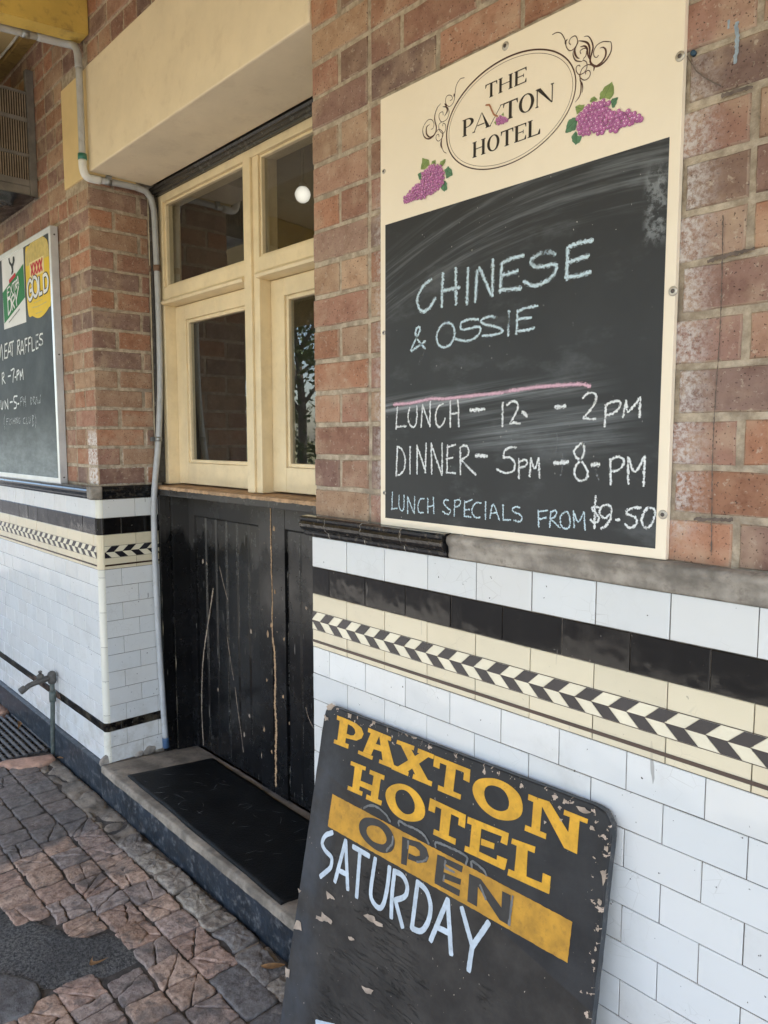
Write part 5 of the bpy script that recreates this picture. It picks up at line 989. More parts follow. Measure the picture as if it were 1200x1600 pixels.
def leaf(x0, x1, s0, s1):
    b = BM()
    box(b, x0, x0 + s0, DY, DY + .04, .125, 1.344, 0, .002); box(b, x1 - s1, x1, DY, DY + .04, .125, 1.344, 0, .002)
    box(b, x0 + s0 + .0003, x1 - s1 - .0003, DY + .0008, DY + .04, 1.245, 1.344, 0, .003)
    d = obj('door', b, 'black_gloss', pub)
    b = BM(); x = x0 + s0; i1 = x1 - s1; n = max(1, round((i1 - x) / .0895)); wd = (i1 - x) / n
    for k in range(n):
        box(b, x + .0015, x + wd - .0015, DY + .010, DY + .034, .125, 1.2445, 0, .0075, 1)
        for t in (.5,): box(b, x + .0001, x + .0023, DY + .019, DY + .03, .125, 1.2445)
        x += wd
    bp = obj('board_panel', b, 'black_gloss', d); b = BM(); x = x0 + s0
    for k in range(n + 1):                                             # worn board edges, with highlights painted in as pale lines
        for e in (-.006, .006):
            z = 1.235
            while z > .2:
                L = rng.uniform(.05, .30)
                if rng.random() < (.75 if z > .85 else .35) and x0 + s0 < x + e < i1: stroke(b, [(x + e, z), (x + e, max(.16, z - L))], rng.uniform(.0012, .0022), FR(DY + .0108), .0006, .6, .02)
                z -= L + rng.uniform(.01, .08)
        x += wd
    obj('worn_edge_highlight', b, 'worn_edge_highlight', bp); return d
d1 = leaf(-3.249, -2.556, .055, .092); d2 = leaf(-2.549, -1.752, .090, .055)
FD = FR(DY)
b = BM()
stroke(b, [(-2.553, 1.335), (-2.555, 1.22), (-2.5525, 1.12), (-2.554, 1.05)], .007, FD, .0006, .75)
stroke(b, [(-2.552, 1.05), (-2.549, .95), (-2.553, .86), (-2.551, .78)], .006, FD, .0006, .8)
stroke(b, [(-2.551, .79), (-2.540, .73), (-2.535, .62), (-2.541, .52), (-2.534, .42), (-2.540, .30), (-2.543, .16)], .0115, FD, .0006, .7)
stroke(b, [(-2.50, 1.22), (-2.549, 1.19)], .008, FD, .0006, .7) if False else None
for (x, z, s) in ((-2.585, .80, .012), (-2.53, 1.24, .01), (-2.53, .985, .008), (-2.56, .84, .009), (-2.47, .80, .008), (-2.60, .60, .007), (-2.625, .38, .009), (-2.57, .30, .008), (-2.48, .56, .008), (-2.44, .46, .006)):
    poly(b, [(x + s * math.cos(a) * rng.uniform(.4, 1), z + s * 1.6 * math.sin(a) * rng.uniform(.4, 1)) for a in (0, .9, 1.8, 2.8, 3.6, 4.4, 5.4)], FD, .0006)
obj('chipped_paint', b, 'bare_timber', d1)
FB = FR(DY + .0095); b = BM()
stroke(b, [(-3.045, .92), (-3.075, .82), (-3.115, .70), (-3.145, .60), (-3.165, .50), (-3.175, .40), (-3.18, .30)], .0075, FB, .0006, .8)
stroke(b, [(-3.18, .30), (-3.175, .2), (-3.17, .14)], .005, FB, .0006, .8)
stroke(b, [(-2.985, 1.03), (-2.95, .95), (-2.92, .89)], .0028, FB, .0006, .6); stroke(b, [(-2.93, .72), (-2.90, .60), (-2.88, .53)], .0028, FB, .0006, .6)
stroke(b, [(-2.87, .50), (-2.85, .40), (-2.83, .32), (-2.81, .22)], .0030, FB, .0006, .7)
stroke(b, [(-2.34, .55), (-2.32, .51), (-2.29, .48)], .0026, FB, .0006, .6)
for (x, z, s) in ((-3.135, 1.035, .012), (-3.10, 1.03, .007), (-2.73, .78, .010), (-2.755, .40, .008), (-2.80, .30, .011), (-2.33, .95, .009), (-3.02, .45, .008), (-2.66, .25, .01)):
    poly(b, [(x + s * math.cos(a) * rng.uniform(.4, 1), z + s * 1.5 * math.sin(a) * rng.uniform(.4, 1)) for a in (0, .9, 1.8, 2.8, 3.6, 4.4, 5.4)], FB, .0006)
obj('scratch_mark', b, 'chipped_tan', d1)

# dim room behind the glass
b = BM()
quad(b, [(-4.6, 3.4, 0), (-.9, 3.4, 0), (-.9, 3.4, 3.3), (-4.6, 3.4, 3.3)]); quad(b, [(-4.6, .31, 0), (-4.6, 3.4, 0), (-4.6, 3.4, 3.3), (-4.6, .31, 3.3)])
quad(b, [(-.9, .31, 0), (-.9, 3.4, 0), (-.9, 3.4, 3.3), (-.9, .31, 3.3)]); quad(b, [(-4.6, .31, 3.3), (-.9, .31, 3.3), (-.9, 3.4, 3.3), (-4.6, 3.4, 3.3)]); quad(b, [(-4.6, .31, 0.01), (-.9, .31, 0.01), (-.9, 3.4, 0.01), (-4.6, 3.4, 0.01)])
quad(b, [(-4.6, .312, 0), (XL, .312, 0), (XL, .312, 3.3), (-4.6, .312, 3.3)]); quad(b, [(XJ, .312, 0), (-.9, .312, 0), (-.9, .312, 3.3), (XJ, .312, 3.3)]); quad(b, [(XL, .35, 2.68), (XJ, .35, 2.68), (XJ, .35, 3.3), (XL, .35, 3.3)])
obj('interior_wall', b, 'inside_wall', pub)
lg = thing('globe_lamp', (-2.95, .95, 2.75), 'round white globe lamp glowing behind the upper right window pane', 'lamp')
GL = (-2.985, .90, 2.745)
b = BM(); lathe(b, [(.002, -.0375), (.015, -.035), (.0275, -.026), (.0355, -.011), (.0375, 0), (.0355, .011), (.0275, .026), (.0175, .034)], GL, (0, 0, 1), 24); obj('globe', b, 'lamp_glow', lg)
b = BM(); lathe(b, [(.018, .0335), (.019, .05), (.008, .058), (.007, .55)], GL, (0, 0, 1), 16); obj('lamp_stem', b, 'brass_old', lg)

# ------------------------------------------------------------------ awning over the footpath
aw = thing('awning', (-3.25, 0, 3.4), 'yellow timber awning beam and cream lining jutting from the brick wall', 'awning')
def slope(y): return .085 * y                      # falls away from the wall
for x0 in (-3.300, -5.2, -1.0 + .35, 1.25):
    b = BM()
    vs = []
    for (x, y, z) in [(x0, .0, 3.233), (x0 + .094, .0, 3.233), (x0 + .094, .0, 3.46), (x0, .0, 3.46)]: vs.append((x, z))
    prism(b, vs, (lambda a, c: (a, -.002, c), lambda a, c: (a, -3.25, c + slope(-3.25))))
    bmesh.ops.bevel(b, geom=list(b.edges), offset=.004, segments=2, affect='EDGES')
    obj('beam', b, 'beam_paint', aw)
b = BM(); prism(b, [(0, 3.462), (0, 3.50)], (lambda a, c: (-7, -.002, c), lambda a, c: (3, -.002, c))) if False else None
def sl(x0, x1, y0, y1, z0, z1, mi=0):
    pr = [(y0, z0 + slope(y0)), (y1, z0 + slope(y1)), (y1, z1 + slope(y1)), (y0, z1 + slope(y0))]
    prism(b, pr, (lambda a, c: (x0, a, c), lambda a, c: (x1, a, c)), mi)
y = -.004; k = 0
while y > -3.2:                                     # lining boards with narrow gaps
    sl(-9, 3, y, y - .138, 3.4635, 3.476); y -= .141; k += 1
obj('soffit_lining', b, 'soffit_paint', aw)
b = BM(); sl(-9, 3, -.003, -3.35, 3.479, 3.50); obj('roof_sheet', b, 'roof_iron', aw)
b = BM(); sl(-9, -3.302, -.003, -.062, 3.436, 3.4615); sl(-3.204, 3, -.003, -.062, 3.436, 3.4615); sl(-9, 3, -3.27, -3.31, 3.2, 3.478); obj('wall_plate', b, 'plate_paint', aw)
for px in (-7.45, -.55):
    b = BM(); lathe(b, [(.06, 0), (.06, .3), (.045, .34), (.045, 2.7), (.06, 2.75), (.06, 2.93)], (px, -3.18, 0), (0, 0, 1), 16); obj('awning_post', b, 'awning_post_paint', aw)
b = BM(); tube(b, [(-3.44, -.10, 3.449), (-3.62, -.09, 3.444), (-3.80, -.075, 3.450), (-4.0, -.075, 3.445), (-4.4, -.08, 3.447)], .006, 8)
tag(obj('cable', b, 'wire_white'), 'loose white cable running under the cream awning lining', 'cable')

# ------------------------------------------------------------------ grey conduit
cd = thing('conduit_pipe', (-3.24, 0, .16), 'long grey conduit bent round the doorway corner and bowing down beside the black door frame', 'conduit')
b = BM(); PR = .0135
tube(b, [(-3.315, -1.6, 3.077), (-3.315, -.6, 3.172), (-3.315, -.16, 3.212)], PR, 14, .1)
tube(b, [(-3.245, -.032, 3.12), (-3.243, -.032, 2.93), (-3.243, -.032, 2.745)], PR, 14, .03)
tube(b, [(-3.248, .035, 2.684), (-3.25, .12, 2.689), (-3.25, .20, 2.690), (-3.25, .243, 2.684), (-3.25, .268, 2.658), (-3.25, .279, 2.61), (-3.25, .284, 2.45), (-3.25, .287, 2.27), (-3.25, .288, 2.05), (-3.249, .285, 1.85), (-3.247, .275, 1.68), (-3.244, .262, 1.55), (-3.236, .240, 1.40), (-3.232, .230, 1.28), (-3.231, .228, 1.06), (-3.233, .232, .85), (-3.237, .238, .67), (-3.24, .249, .40), (-3.242, .259, .19)], PR, 14, .03)
obj('pipe', b, 'conduit_grey', cd)
b = BM()
tube(b, [(-3.315, -.17, 3.211), (-3.313, -.08, 3.219), (-3.300, -.045, 3.217), (-3.275, -.034, 3.203), (-3.254, -.032, 3.17), (-3.245, -.032, 3.11)], PR + .0018, 14, .012)
obj('elbow', b, 'conduit_grey', cd)
b = BM()
tube(b, [(-3.243, -.032, 2.752), (-3.2435, -.031, 2.715), (-3.245, -.022, 2.692), (-3.247, -.004, 2.683), (-3.248, .042, 2.684)], PR + .003, 14, .01)
obj('elbow', b, 'conduit_white', cd)
b = BM(); tube(b, [(-3.243, -.032, 2.772), (-3.243, -.032, 2.748)], PR + .0045, 14, .01); obj('coupling', b, 'coupling_green', cd)
b = BM(); tube(b, [(-3.242, .2585, .20), (-3.242, .2605, .150)], PR + .002, 14, .01); obj('coupling', b, 'valve_blue', cd)
def saddle(p, ax, mat, wide=.02, foot=None):
    b = BM(); a = Vector(ax).normalized(); p = Vector(p)
    tube(b, [p - a * wide / 2, p + a * wide / 2], PR + .0024, 14, .02)
    if foot: box(b, *foot, 0, .001)
    obj('saddle_clip', b, mat, cd)
saddle((-3.25, .2855, 2.36), (0, 0, 1), 'saddle_rust', .026, (XL + .001, XL + .012, .262, .31, 2.347, 2.373))
saddle((-3.2455, .268, 1.60), (0, 0, 1), 'saddle_zinc', .02, (XL + .001, XL + .012, .245, .295, 1.59, 1.61))
saddle((-3.315, -.215, 3.2075), (0, 1, .08), 'saddle_zinc', .03, (-3.3345, -3.2985, -.23, -.20, 3.211, 3.27))
saddle((-3.2485, .075, 2.6865), (0, 1, .05), 'saddle_zinc', .024, (-3.266, -3.232, .064, .086, 2.692, 2.7075))

# ------------------------------------------------------------------ air conditioner in the wall, black plastic below it
ac = thing('air_conditioner', (-4.25, 0, 2.75), 'old box air conditioner jutting from the bricks with brown slotted side grilles', 'air conditioner')
AX = -3.89
b = BM(); box(b, AX - .03, AX + .002, -.0355, -.0005, 2.748, 3.328, 0, .003); obj('wall_frame', b, 'ac_timber', ac)
b = BM(); box(b, AX - .66, AX - .004, -.50, -.036, 2.752, 3.225, 0, .006)
for z0, z1 in ((2.753, 2.792), (2.794, 2.824), (2.928, 2.944), (3.087, 3.106), (3.212, 3.2245)): box(b, AX - .0038, AX + .002, -.499, -.0365, z0, z1, 0, .0015)
for y0, y1 in ((-.499, -.47), (-.2, -.178)): box(b, AX - .0038, AX + .0016, y0, y1, 2.8245, 3.2115, 0, .0012)
obj('casing', b, 'ac_timber', ac)
for z0, z1 in ((2.8245, 2.9275), (2.9445, 3.0865), (3.1065, 3.2115)):
    for ya, yb in ((-.1775, -.037), (-.4695, -.2005)):
        b = BM(); box(b, AX - .0039, AX - .0030, ya, yb, z0, z1, 1); n = round((yb - ya) / .0108)
        for k in range(n):
            yy = ya + (yb - ya) * (k + .5) / n; box(b, AX - .0029, AX + .0012, yy - .0019, yy + .0019, z0 + .0005, z1 - .0005, 0)
        obj('grille', b, ['grille_tan', 'grille_dark'], ac)
b = BM(); rows = []
for i in range(41):
    u = i / 40; rw = []
    for j in range(33):
        t = j / 32; px = AX - .665 + .675 * u; py = -.515 + .508 * t
        e = min(u, 1 - u, t, 1 - t); nz = noise.fractal(Vector((px * 7, py * 7, 2)), 1, 2, 4); cr = abs(noise.noise(Vector((px * 11 + py * 6, py * 13, 6))))
        sag = min(1, e * 7); rw.append(b.verts.new((px + .006 * nz, py, 2.7535 - sag * (.018 + .026 * cr + .012 * nz) - .004 * (1 - sag))))
    rows.append(rw)
for q, s in zip(rows, rows[1:]):
    for k in range(32): b.faces.new((q[k], q[k + 1], s[k + 1], s[k])).smooth = True
tag(obj('plastic_sheet', b, 'black_plastic'), 'crumpled black plastic wrapped under the air conditioner', 'plastic sheet')

# ------------------------------------------------------------------ raffle board on the left wall
BX, BZ = -3.645, 1.39
rb = thing('chalkboard', (BX - .6, 0, BZ), 'aluminium framed chalkboard with beer stickers and meat raffle writing', 'chalkboard')
BW, BH = 1.25, 1.178
b = BM()
for (x0, x1, z0, z1) in ((BX - .004, BX, BZ, BZ + BH), (BX - BW, BX - BW + .004, BZ, BZ + BH), (BX - BW + .0042, BX - .0042, BZ, BZ + .004), (BX - BW + .0042, BX - .0042, BZ + BH - .004, BZ + BH)): box(b, x0, x1, -.035, -.002, z0, z1, 0, .001)
fm = obj('frame', b, 'aluminium', rb)
b = BM()
for (x0, x1, z0, z1) in ((BX - .026, BX - .0044, BZ + .0044, BZ + BH - .0044), (BX - BW + .0044, BX - BW + .026, BZ + .0044, BZ + BH - .0044), (BX - BW + .0262, BX - .0262, BZ + .0044, BZ + .026), (BX - BW + .0262, BX - .0262, BZ + BH - .026, BZ + BH - .0044)): box(b, x0, x1, -.0355, -.029, z0, z1, 0, .001)
obj('frame_lip', b, 'aluminium_lip', fm)
b = BM()
for z in (BZ + .03, BZ + .6, BZ + 1.14): lathe(b, [(.004, 0), (.004, .002), (.002, .003)], (BX, -.018, z), (1, 0, 0), 10)
obj('screw', b, 'screw_core', fm)
b = BM(); box(b, BX - BW + .010, BX - .010, -.030, -.003, BZ + .010, BZ + BH - .010); bd = obj('board', b, 'raffle_black', rb)
FL = lambda u, v, h: (BX + u, -.030 - h, BZ + v)
b = BM()
for s in D['lb_chalk']: stroke(b, s, .0095, FL, .0006, .15, .006)
obj('chalk_lettering', b, 'chalk_bold', bd)
b = BM()
for s in D['lb_faint']: stroke(b, s, .0068, FL, .0006, .2, .006)
obj('chalk_lettering', b, 'chalk_faint', bd)
g = D['lb_logo']
b = BM(); poly(b, g['card'], FL, .0008, 0); poly(b, g['green'], FL, .0014, 1); poly(b, g['red'], FL, .0026, 2)
for p in g['stag']: poly(b, p, FL, .0020, 3)
for s in g['extra']: stroke(b, s, .0075, FL, .0030, .05, .006)
for s in g['dry']: stroke(b, s, .012, FL, .0030, .05, .006)
for s in g['cardtxt']: stroke(b, s, .006, FL, .0020, .4, .006, mi=4)
st = obj('sticker', b, ['sticker_white', 'sticker_green', 'sticker_red', 'sticker_black', 'sticker_grey'], rb); st['label'] = 'white beer card with green band and dark stag head'
b = BM(); poly(b, closed_smooth(g['gold'], .01), FL, .0008, 0); poly(b, g['goldtop'], FL, .0014, 1); poly(b, g['box'], FL, .0022, 2)
for s in g['xxxx']: stroke(b, s, .015, FL, .0030, .05, .006, mi=3)
for s in g['word']: stroke(b, s, .0265, FL, .0022, .03, .006, mi=5)
for s in g['word']: stroke(b, s, .0165, FL, .0034, .03, .006, mi=4)
for s in g['head'] + g['pin']: stroke(b, s, .006, FL, .0022, .2, .006, mi=6)
for s in g['lines']: stroke(b, s, .004, FL, .0022, .4, .006, mi=6)
st = obj('sticker', b, ['sticker_yellow', 'sticker_gold', 'sticker_paleyellow', 'sticker_red', 'sticker_white', 'sticker_black', 'sticker_gold'], rb); st['label'] = 'rounded yellow and gold beer sticker'

# ------------------------------------------------------------------ menu board on the right wall
SX, SZ = -1.42, 1.38
ms = thing('menu_sign', (-1.04, 0, 1.38), 'tall cream pub sign with oval crest, grapes and a chalkboard of meal times', 'sign')
SF = -.0125
FS = lambda u, v, h: (SX + u, SF - h, SZ + v)
b = BM(); box(b, -1.4215, -.6555, SF, -.0005, 1.3835, 2.4155, 0, .001); pn = obj('panel', b, 'sign_cream', ms)
b = BM(); box(b, -1.4035, -.6755, SF - .0006, SF + .004, 1.402, 2.1185); bb = obj('blackboard', b, 'menu_black', ms)
FBK = lambda u, v, h: (SX + u, SF - .0006 - h, SZ + v)
acc = {}
for q, (kind, wd, sts) in enumerate(D['chalk']):
    bm = acc.setdefault((kind, 0 if q < 2 else (3 if q in (3, 4) else q)), BM())
    for i, s in enumerate(sts): stroke(bm, s, wd * (1.3 if wd > .0066 else 1.12), FBK, .0005, .16, .003, seed=i)
for (kind, q), bm in acc.items():
    obj('chalk_line' if kind == 'pink' else ('chalk_smudge' if kind == 'smear' else 'chalk_lettering'), bm, 'chalk_' + kind, bb)
# crest
eu, ev, ea, eb = D['ellipse']
b = BM(); N = 120
def ell(a, c, w0, w1, h):
    o = [(eu + (a + (w0 + (w1 - w0) * (.5 + .5 * math.sin(t * 2 * math.pi / N - .6)))) * math.cos(t * 2 * math.pi / N), ev + (c + (w0 + (w1 - w0) * (.5 + .5 * math.sin(t * 2 * math.pi / N - .6)))) * math.sin(t * 2 * math.pi / N)) for t in range(N)]
    i = [(eu + a * math.cos(t * 2 * math.pi / N), ev + c * math.sin(t * 2 * math.pi / N)) for t in range(N)]
    A = [b.verts.new(FS(p[0], p[1], h)) for p in o]; B2 = [b.verts.new(FS(p[0], p[1], h)) for p in i]
    for k in range(N): b.faces.new((A[k], A[(k + 1) % N], B2[(k + 1) % N], B2[k]))
ell(ea - .0030, eb - .0030, .0022, .0036, .0004); ell(ea - .0088, eb - .0085, .0009, .0009, .0004)
for wd, sts in D['swirl']:
    for s in sts: stroke(b, s, wd, FS, .0004, .02, .002, taper=wd > .002)
for t in ((240, 0),): pass
obj('oval_crest', b, 'ink_brown', pn)
b = BM()
def glyph(ch, u0, u1, v0, v1):
    W, H = u1 - u0, v1 - v0; T = H * .215; t = H * .055
    R4 = lambda a, c, d, e: poly(b, [(u0 + a, v0 + d), (u0 + c, v0 + d), (u0 + c, v0 + e), (u0 + a, v0 + e)], FS, .0005)
    PL = lambda *p: poly(b, [(u0 + x, v0 + y) for x, y in p], FS, .0005)
    sf = H * .075
    def stem(x, w=None, top=True, bot=True):
        w = w or T; R4(x, x + w, 0, H)
        if bot: R4(x - sf, x + w + sf, 0, t)
        if top: R4(x - sf, x + w + sf, H - t, H)
    if ch == 'T':
        x = W / 2 - T / 2; stem(x, top=False); R4(0, W, H - t * 1.3, H); PL((0, H), (0, H * .74), (t * .7, H * .74), (H * .12, H - t)); PL((W, H), (W - H * .12, H - t), (W - t * .7, H * .74), (W, H * .74))
    elif ch == 'H': stem(sf); stem(W - sf - T); R4(sf + T, W - sf - T, H * .49, H * .49 + t)
    elif ch == 'E':
        stem(sf); R4(sf + T, W, H - t * 1.2, H); R4(sf + T, W, 0, t * 1.2); R4(sf + T, W * .78, H * .5, H * .5 + t)
        PL((W, H), (W - H * .12, H - t), (W - t * .8, H * .76), (W, H * .76)); PL((W, 0), (W, H * .26), (W - t * .8, H * .26), (W - H * .14, t)); R4(W * .78 - t, W * .78, H * .40, H * .63)
    elif ch == 'L':
        stem(sf); R4(sf + T, W, 0, t * 1.2); PL((W, 0), (W, H * .32), (W - t * .8, H * .32), (W - H * .18, t))
    elif ch == 'P':
        stem(sf); cx, cy, rx, ry = sf + T + W * .12, H * .735, W - sf - T - W * .12, H * .265
        o = [(sf + T * .9, H)] + [(cx + rx * math.sin(a), cy + ry * math.cos(a)) for a in [k * math.pi / 14 for k in range(15)]] + [(sf + T * .9, H * .47)]
        i = [(sf + T * .95, H - t)] + [(cx - W * .02 + (rx - T) * math.sin(a), cy + (ry - t) * math.cos(a)) for a in [k * math.pi / 14 for k in range(15)]] + [(sf + T * .95, H * .47 + t)]
        ring(b, [(u0 + x, v0 + y) for x, y in o], [(u0 + x, v0 + y) for x, y in i], FS, .0005)
    elif ch == 'O':
        n = 40; o = [(W / 2 + W / 2 * math.cos(k * 2 * math.pi / n), H / 2 + (H / 2 + H * .015) * math.sin(k * 2 * math.pi / n)) for k in range(n)]
        i = [(W / 2 + (W / 2 - T) * math.cos(k * 2 * math.pi / n), H / 2 + (H / 2 - t * .7) * math.sin(k * 2 * math.pi / n)) for k in range(n)]
        ring(b, [(u0 + x, v0 + y) for x, y in o], [(u0 + x, v0 + y) for x, y in i], FS, .0005)
    elif ch == 'N':
        R4(sf, sf + t * 1.1, 0, H); R4(0, sf * 2 + t, 0, t); R4(W - sf - t * 1.1, W - sf, 0, H); R4(W - sf * 2 - t, W, H - t, H)
        PL((0, H), (sf + T * 1.15, H), (W - sf, 0), (W - sf - t * 1.5, 0), (sf, H - t), (0, H - t))
    elif ch == 'A':
        PL((W * .5, H), (W * .5 + t * .5, H), (W - sf + .0, 0), (W - sf - T * 1.25, 0)); PL((W * .5 - t * .3, H), (W * .5 + t * .6, H), (sf + t * 1.2, 0), (sf, 0)); R4(W * .26, W * .66, H * .30, H * .30 + t)
        R4(0, sf * 2 + t, 0, t); R4(W - T * 1.25 - sf * 2, W, 0, t)
    elif ch == 'x':
        PL((W - sf - t, H), (W - sf, H), (sf + t, 0), (sf, 0)); R4(W - sf * 2 - t, W, H - t, H); R4(0, sf * 2 + t, 0, t)
for a in D['serif']: glyph(*a)
obj('crest_lettering', b, 'ink_black', pn)
b = BM(); stroke(b, D['branch'][0], .0035, FS, .0012, .2, .002); obj('branch_motif', b, 'print_branch', pn)
b = BM(); vn = BM()
for i, P in enumerate(D['leafp']):
    poly(b, P, FS, .0004 + .00002 * i, 1 if i in (2, 4, 5, 9, 10, 11) else 0, rough=.0009 if i < 12 else .0004, seed=i)
    c = (sum(p[0] for p in P) / len(P), sum(p[1] for p in P) / len(P)); far = max(P, key=lambda p: (p[0] - c[0]) ** 2 + (p[1] - c[1]) ** 2)
    if i < 12:
        o = (2 * c[0] - far[0], 2 * c[1] - far[1]); stroke(b, [(c[0] + (far[0] - c[0]) * .8, c[1] + (far[1] - c[1]) * .8), (c[0] + (o[0] - c[0]) * .6, c[1] + (o[1] - c[1]) * .6)], .0007, FS, .0012, .1, .004, mi=2)
vn.free(); obj('vine_leaf_motif', b, ['leaf_print_light', 'leaf_print_dark', 'leaf_vein'], pn)
for rad, P in D['grapes']:
    b = BM(); r = random.Random(4); s = rad * .80; cand = []
    u0, u1, v0, v1 = min(p[0] for p in P), max(p[0] for p in P), min(p[1] for p in P), max(p[1] for p in P); v = v0; k = 0
    while v <= v1:
        u = u0 + (s * .55 if k % 2 else 0)
        while u <= u1:
            q = (u + r.uniform(-.25, .25) * s, v + r.uniform(-.25, .25) * s)
            if inside(q, P): cand.append(q)
            u += s * 1.1
        v += s * .95; k += 1
    r.shuffle(cand)
    for i, (u, v) in enumerate(cand):
        h = .0015 + i * 1.1e-5; n = 14; rr = rad * .56 * r.uniform(.88, 1.1)
        for mi, ra, du, dv, dh in ((1, rr, 0, 0, 0), (0, rr * .86, -rr * .08, rr * .12, 3e-6), (2, rr * .2, -rr * .28, rr * .32, 6e-6)):
            b.faces.new([b.verts.new(FS(u + du + ra * math.cos(t * 2 * math.pi / n), v + dv + ra * math.sin(t * 2 * math.pi / n), h + dh)) for t in range(n)]).material_index = mi
    obj('grape_motif', b, ['grape_body', 'grape_shade', 'grape_light'], pn)
for i, (u, v) in enumerate(D['screws']):
    b = BM(); big = i < 4; rr = .0085 if big else .0055
    lathe(b, [(rr, 0), (rr, .0012), (rr * .8, .0022), (rr * .5, .0024)], FS(u, v, 0), (0, -1, 0), 18, 0); lathe(b, [(rr * .45, .0024), (rr * .4, .0034), (rr * .1, .0036)], FS(u, v, 0), (0, -1, 0), 12, 1)
    obj('screw', b, ['screw_cap', 'screw_core'], pn)
b = BM(); lathe(b, [(.0045, -.004), (.0047, .002), (.003, .003)], (-.645, 0, 2.249), (0, -1, 0), 12)
tag(obj('wall_plug', b, 'plug_blue'), 'small blue plug in the bricks beside the top right sign corner', 'wall plug')

# ------------------------------------------------------------------ wooden street sign leaning on the tiles
A = D['af']; P0 = Vector(A['P0']); tw = R(A['twist']); tl = R(A['tilt'])
au = Vector((math.cos(tw), 0, math.sin(tw))); ad = Vector((0, -math.sin(tl), -math.cos(tl))); ad = (ad - au * ad.dot(au)).normalized(); an = ad.cross(au)
FA = lambda u, d, h: tuple(P0 + au * u + ad * d + an * h)
sg = thing('leaning_signboard', tuple(P0 + au * .44 + ad * .88), 'weathered black wooden sign with yellow hotel lettering leaning on white tiles', 'sign')
OUT = [(-.0195, .034), (-.0150, .014), (-.003, .002), (.010, -.0015), (.2, -.0008), (.5, -.001), (.838, -.002), (.858, .004), (.873, .022), (.8765, .045), (.8745, .30), (.8745, .60), (.874, .868), (.4, .882), (-.04, .893), (-.0405, .78), (-.033, .55), (-.026, .30)]
b = BM(); TH = .021; lu = b.verts.layers.float.new('pu'); ld = b.verts.layers.float.new('pd')
def dens(P, step=.018):
    out = []
    for i in range(len(P)):
        a, c = Vector(P[i - 1]), Vector(P[i]); n = max(1, int((c - a).length / step))
        out += [tuple(a.lerp(c, k / n)) for k in range(n)]
    return out
OU = dens(OUT); r = random.Random(6); jit = [noise.noise(Vector((p[0] * 30, p[1] * 30, 2))) * .0016 for p in OU]
def lay(ins, h):
    rw = []
    for (u, d), j in zip(OU, jit):
        cu, cd = .42, .44; L = math.hypot(cu - u, cd - d); k = (ins + j) / L
        v = b.verts.new(FA(u + (cu - u) * k, d + (cd - d) * k, h)); v[lu] = u; v[ld] = d; rw.append(v)
    return rw
L0, L1, L2, L3 = lay(.0005, -TH), lay(0, -TH + .002), lay(0, -.0030), lay(.0030, 0)
n = len(OU)
for q, s, mi in ((L0, L1, 1), (L1, L2, 1), (L2, L3, 0)):
    for k in range(n): b.faces.new((q[k], q[(k + 1) % n], s[(k + 1) % n], s[k])).material_index = mi
b.faces.new(L3).material_index = 0; b.faces.new(L0[::-1]).material_index = 1
bmesh.ops.recalc_face_normals(b, faces=list(b.faces))
bo = obj('board', b, ['signboard_black', 'signboard_edge'], sg)
b = BM(); poly(b, dens(D['af_bar'], .02), FA, .0004, 0, rough=.0006); obj('painted_bar', b, 'sign_yellow_worn', bo)
b = BM()
for i, P in enumerate(D['af_yellow']): poly(b, P, FA, .0006, 0)
for o, i in D['af_rings']: ring(b, closed_smooth(o, .006), closed_smooth(i, .006), FA, .0006)
obj('yellow_lettering', b, 'sign_yellow', bo)
b = BM()
for P in D['af_dark']: poly(b, P, FA, .0012, 0)
for o, i in D['af_darkring']: ring(b, closed_smooth(o, .006), closed_smooth(i, .006), FA, .0012)
obj('black_lettering', b, 'sign_letter_black', bo)
b = BM()
for s in D['af_ghost']: stroke(b, s, .0055, FA, .0020, .35, .004)
obj('ghost_lettering', b, 'sign_ghost', bo)
b = BM()
for s in D['af_white'][:-2]: stroke(b, s, .0128, FA, .0012, .06, .006)
obj('white_lettering', b, 'sign_white', bo); b = BM()
for s in D['af_white'][-2:]: stroke(b, s, .0128, FA, .0012, .06, .006)
obj('white_lettering', b, 'sign_white', bo)
b = BM()
for i, P in enumerate(D['af_chip']):
    cu, cd = sum(p[0] for p in P) / len(P), sum(p[1] for p in P) / len(P); P = [(cu + (p[0] - cu) * .74, cd + (p[1] - cd) * .74) for p in P]
    poly(b, P, FA, .0026, 0, rough=.0016, seed=i)
obj('chipped_paint', b, 'chipped_tan', bo)

# ------------------------------------------------------------------ things on the ground
b = BM(); nx, ny = 60, 20; rows = []
sz = lambda y: .1425 - .0315 * max(0, (y + .03)) / .46
for i in range(nx + 1):
    rw = []
    for j in range(ny + 1):
        px = -3.085 + 1.205 * i / nx + .035 * (j / ny); py = .004 - .026 * i / nx + .394 * j / ny
        px += .006 * noise.noise(Vector((0, py * 9, 1))); py += .004 * noise.noise(Vector((px * 5, 3, 1)))
        rw.append((px, py, sz(py) + .007 + .0018 * noise.noise(Vector((px * 5, py * 7, 1)))))
    rows.append(rw)
top = [[b.verts.new(p) for p in rw] for rw in rows]
bot = [[b.verts.new((p[0], p[1], p[2] - .0085)) for p in rw] for rw in rows]
for i in range(nx):
    for j in range(ny): b.faces.new((top[i][j], top[i + 1][j], top[i + 1][j + 1], top[i][j + 1])).smooth = True
for i in range(nx):
    b.faces.new((top[i][0], bot[i][0], bot[i + 1][0], top[i + 1][0])); b.faces.new((top[i][ny], top[i + 1][ny], bot[i + 1][ny], bot[i][ny]))
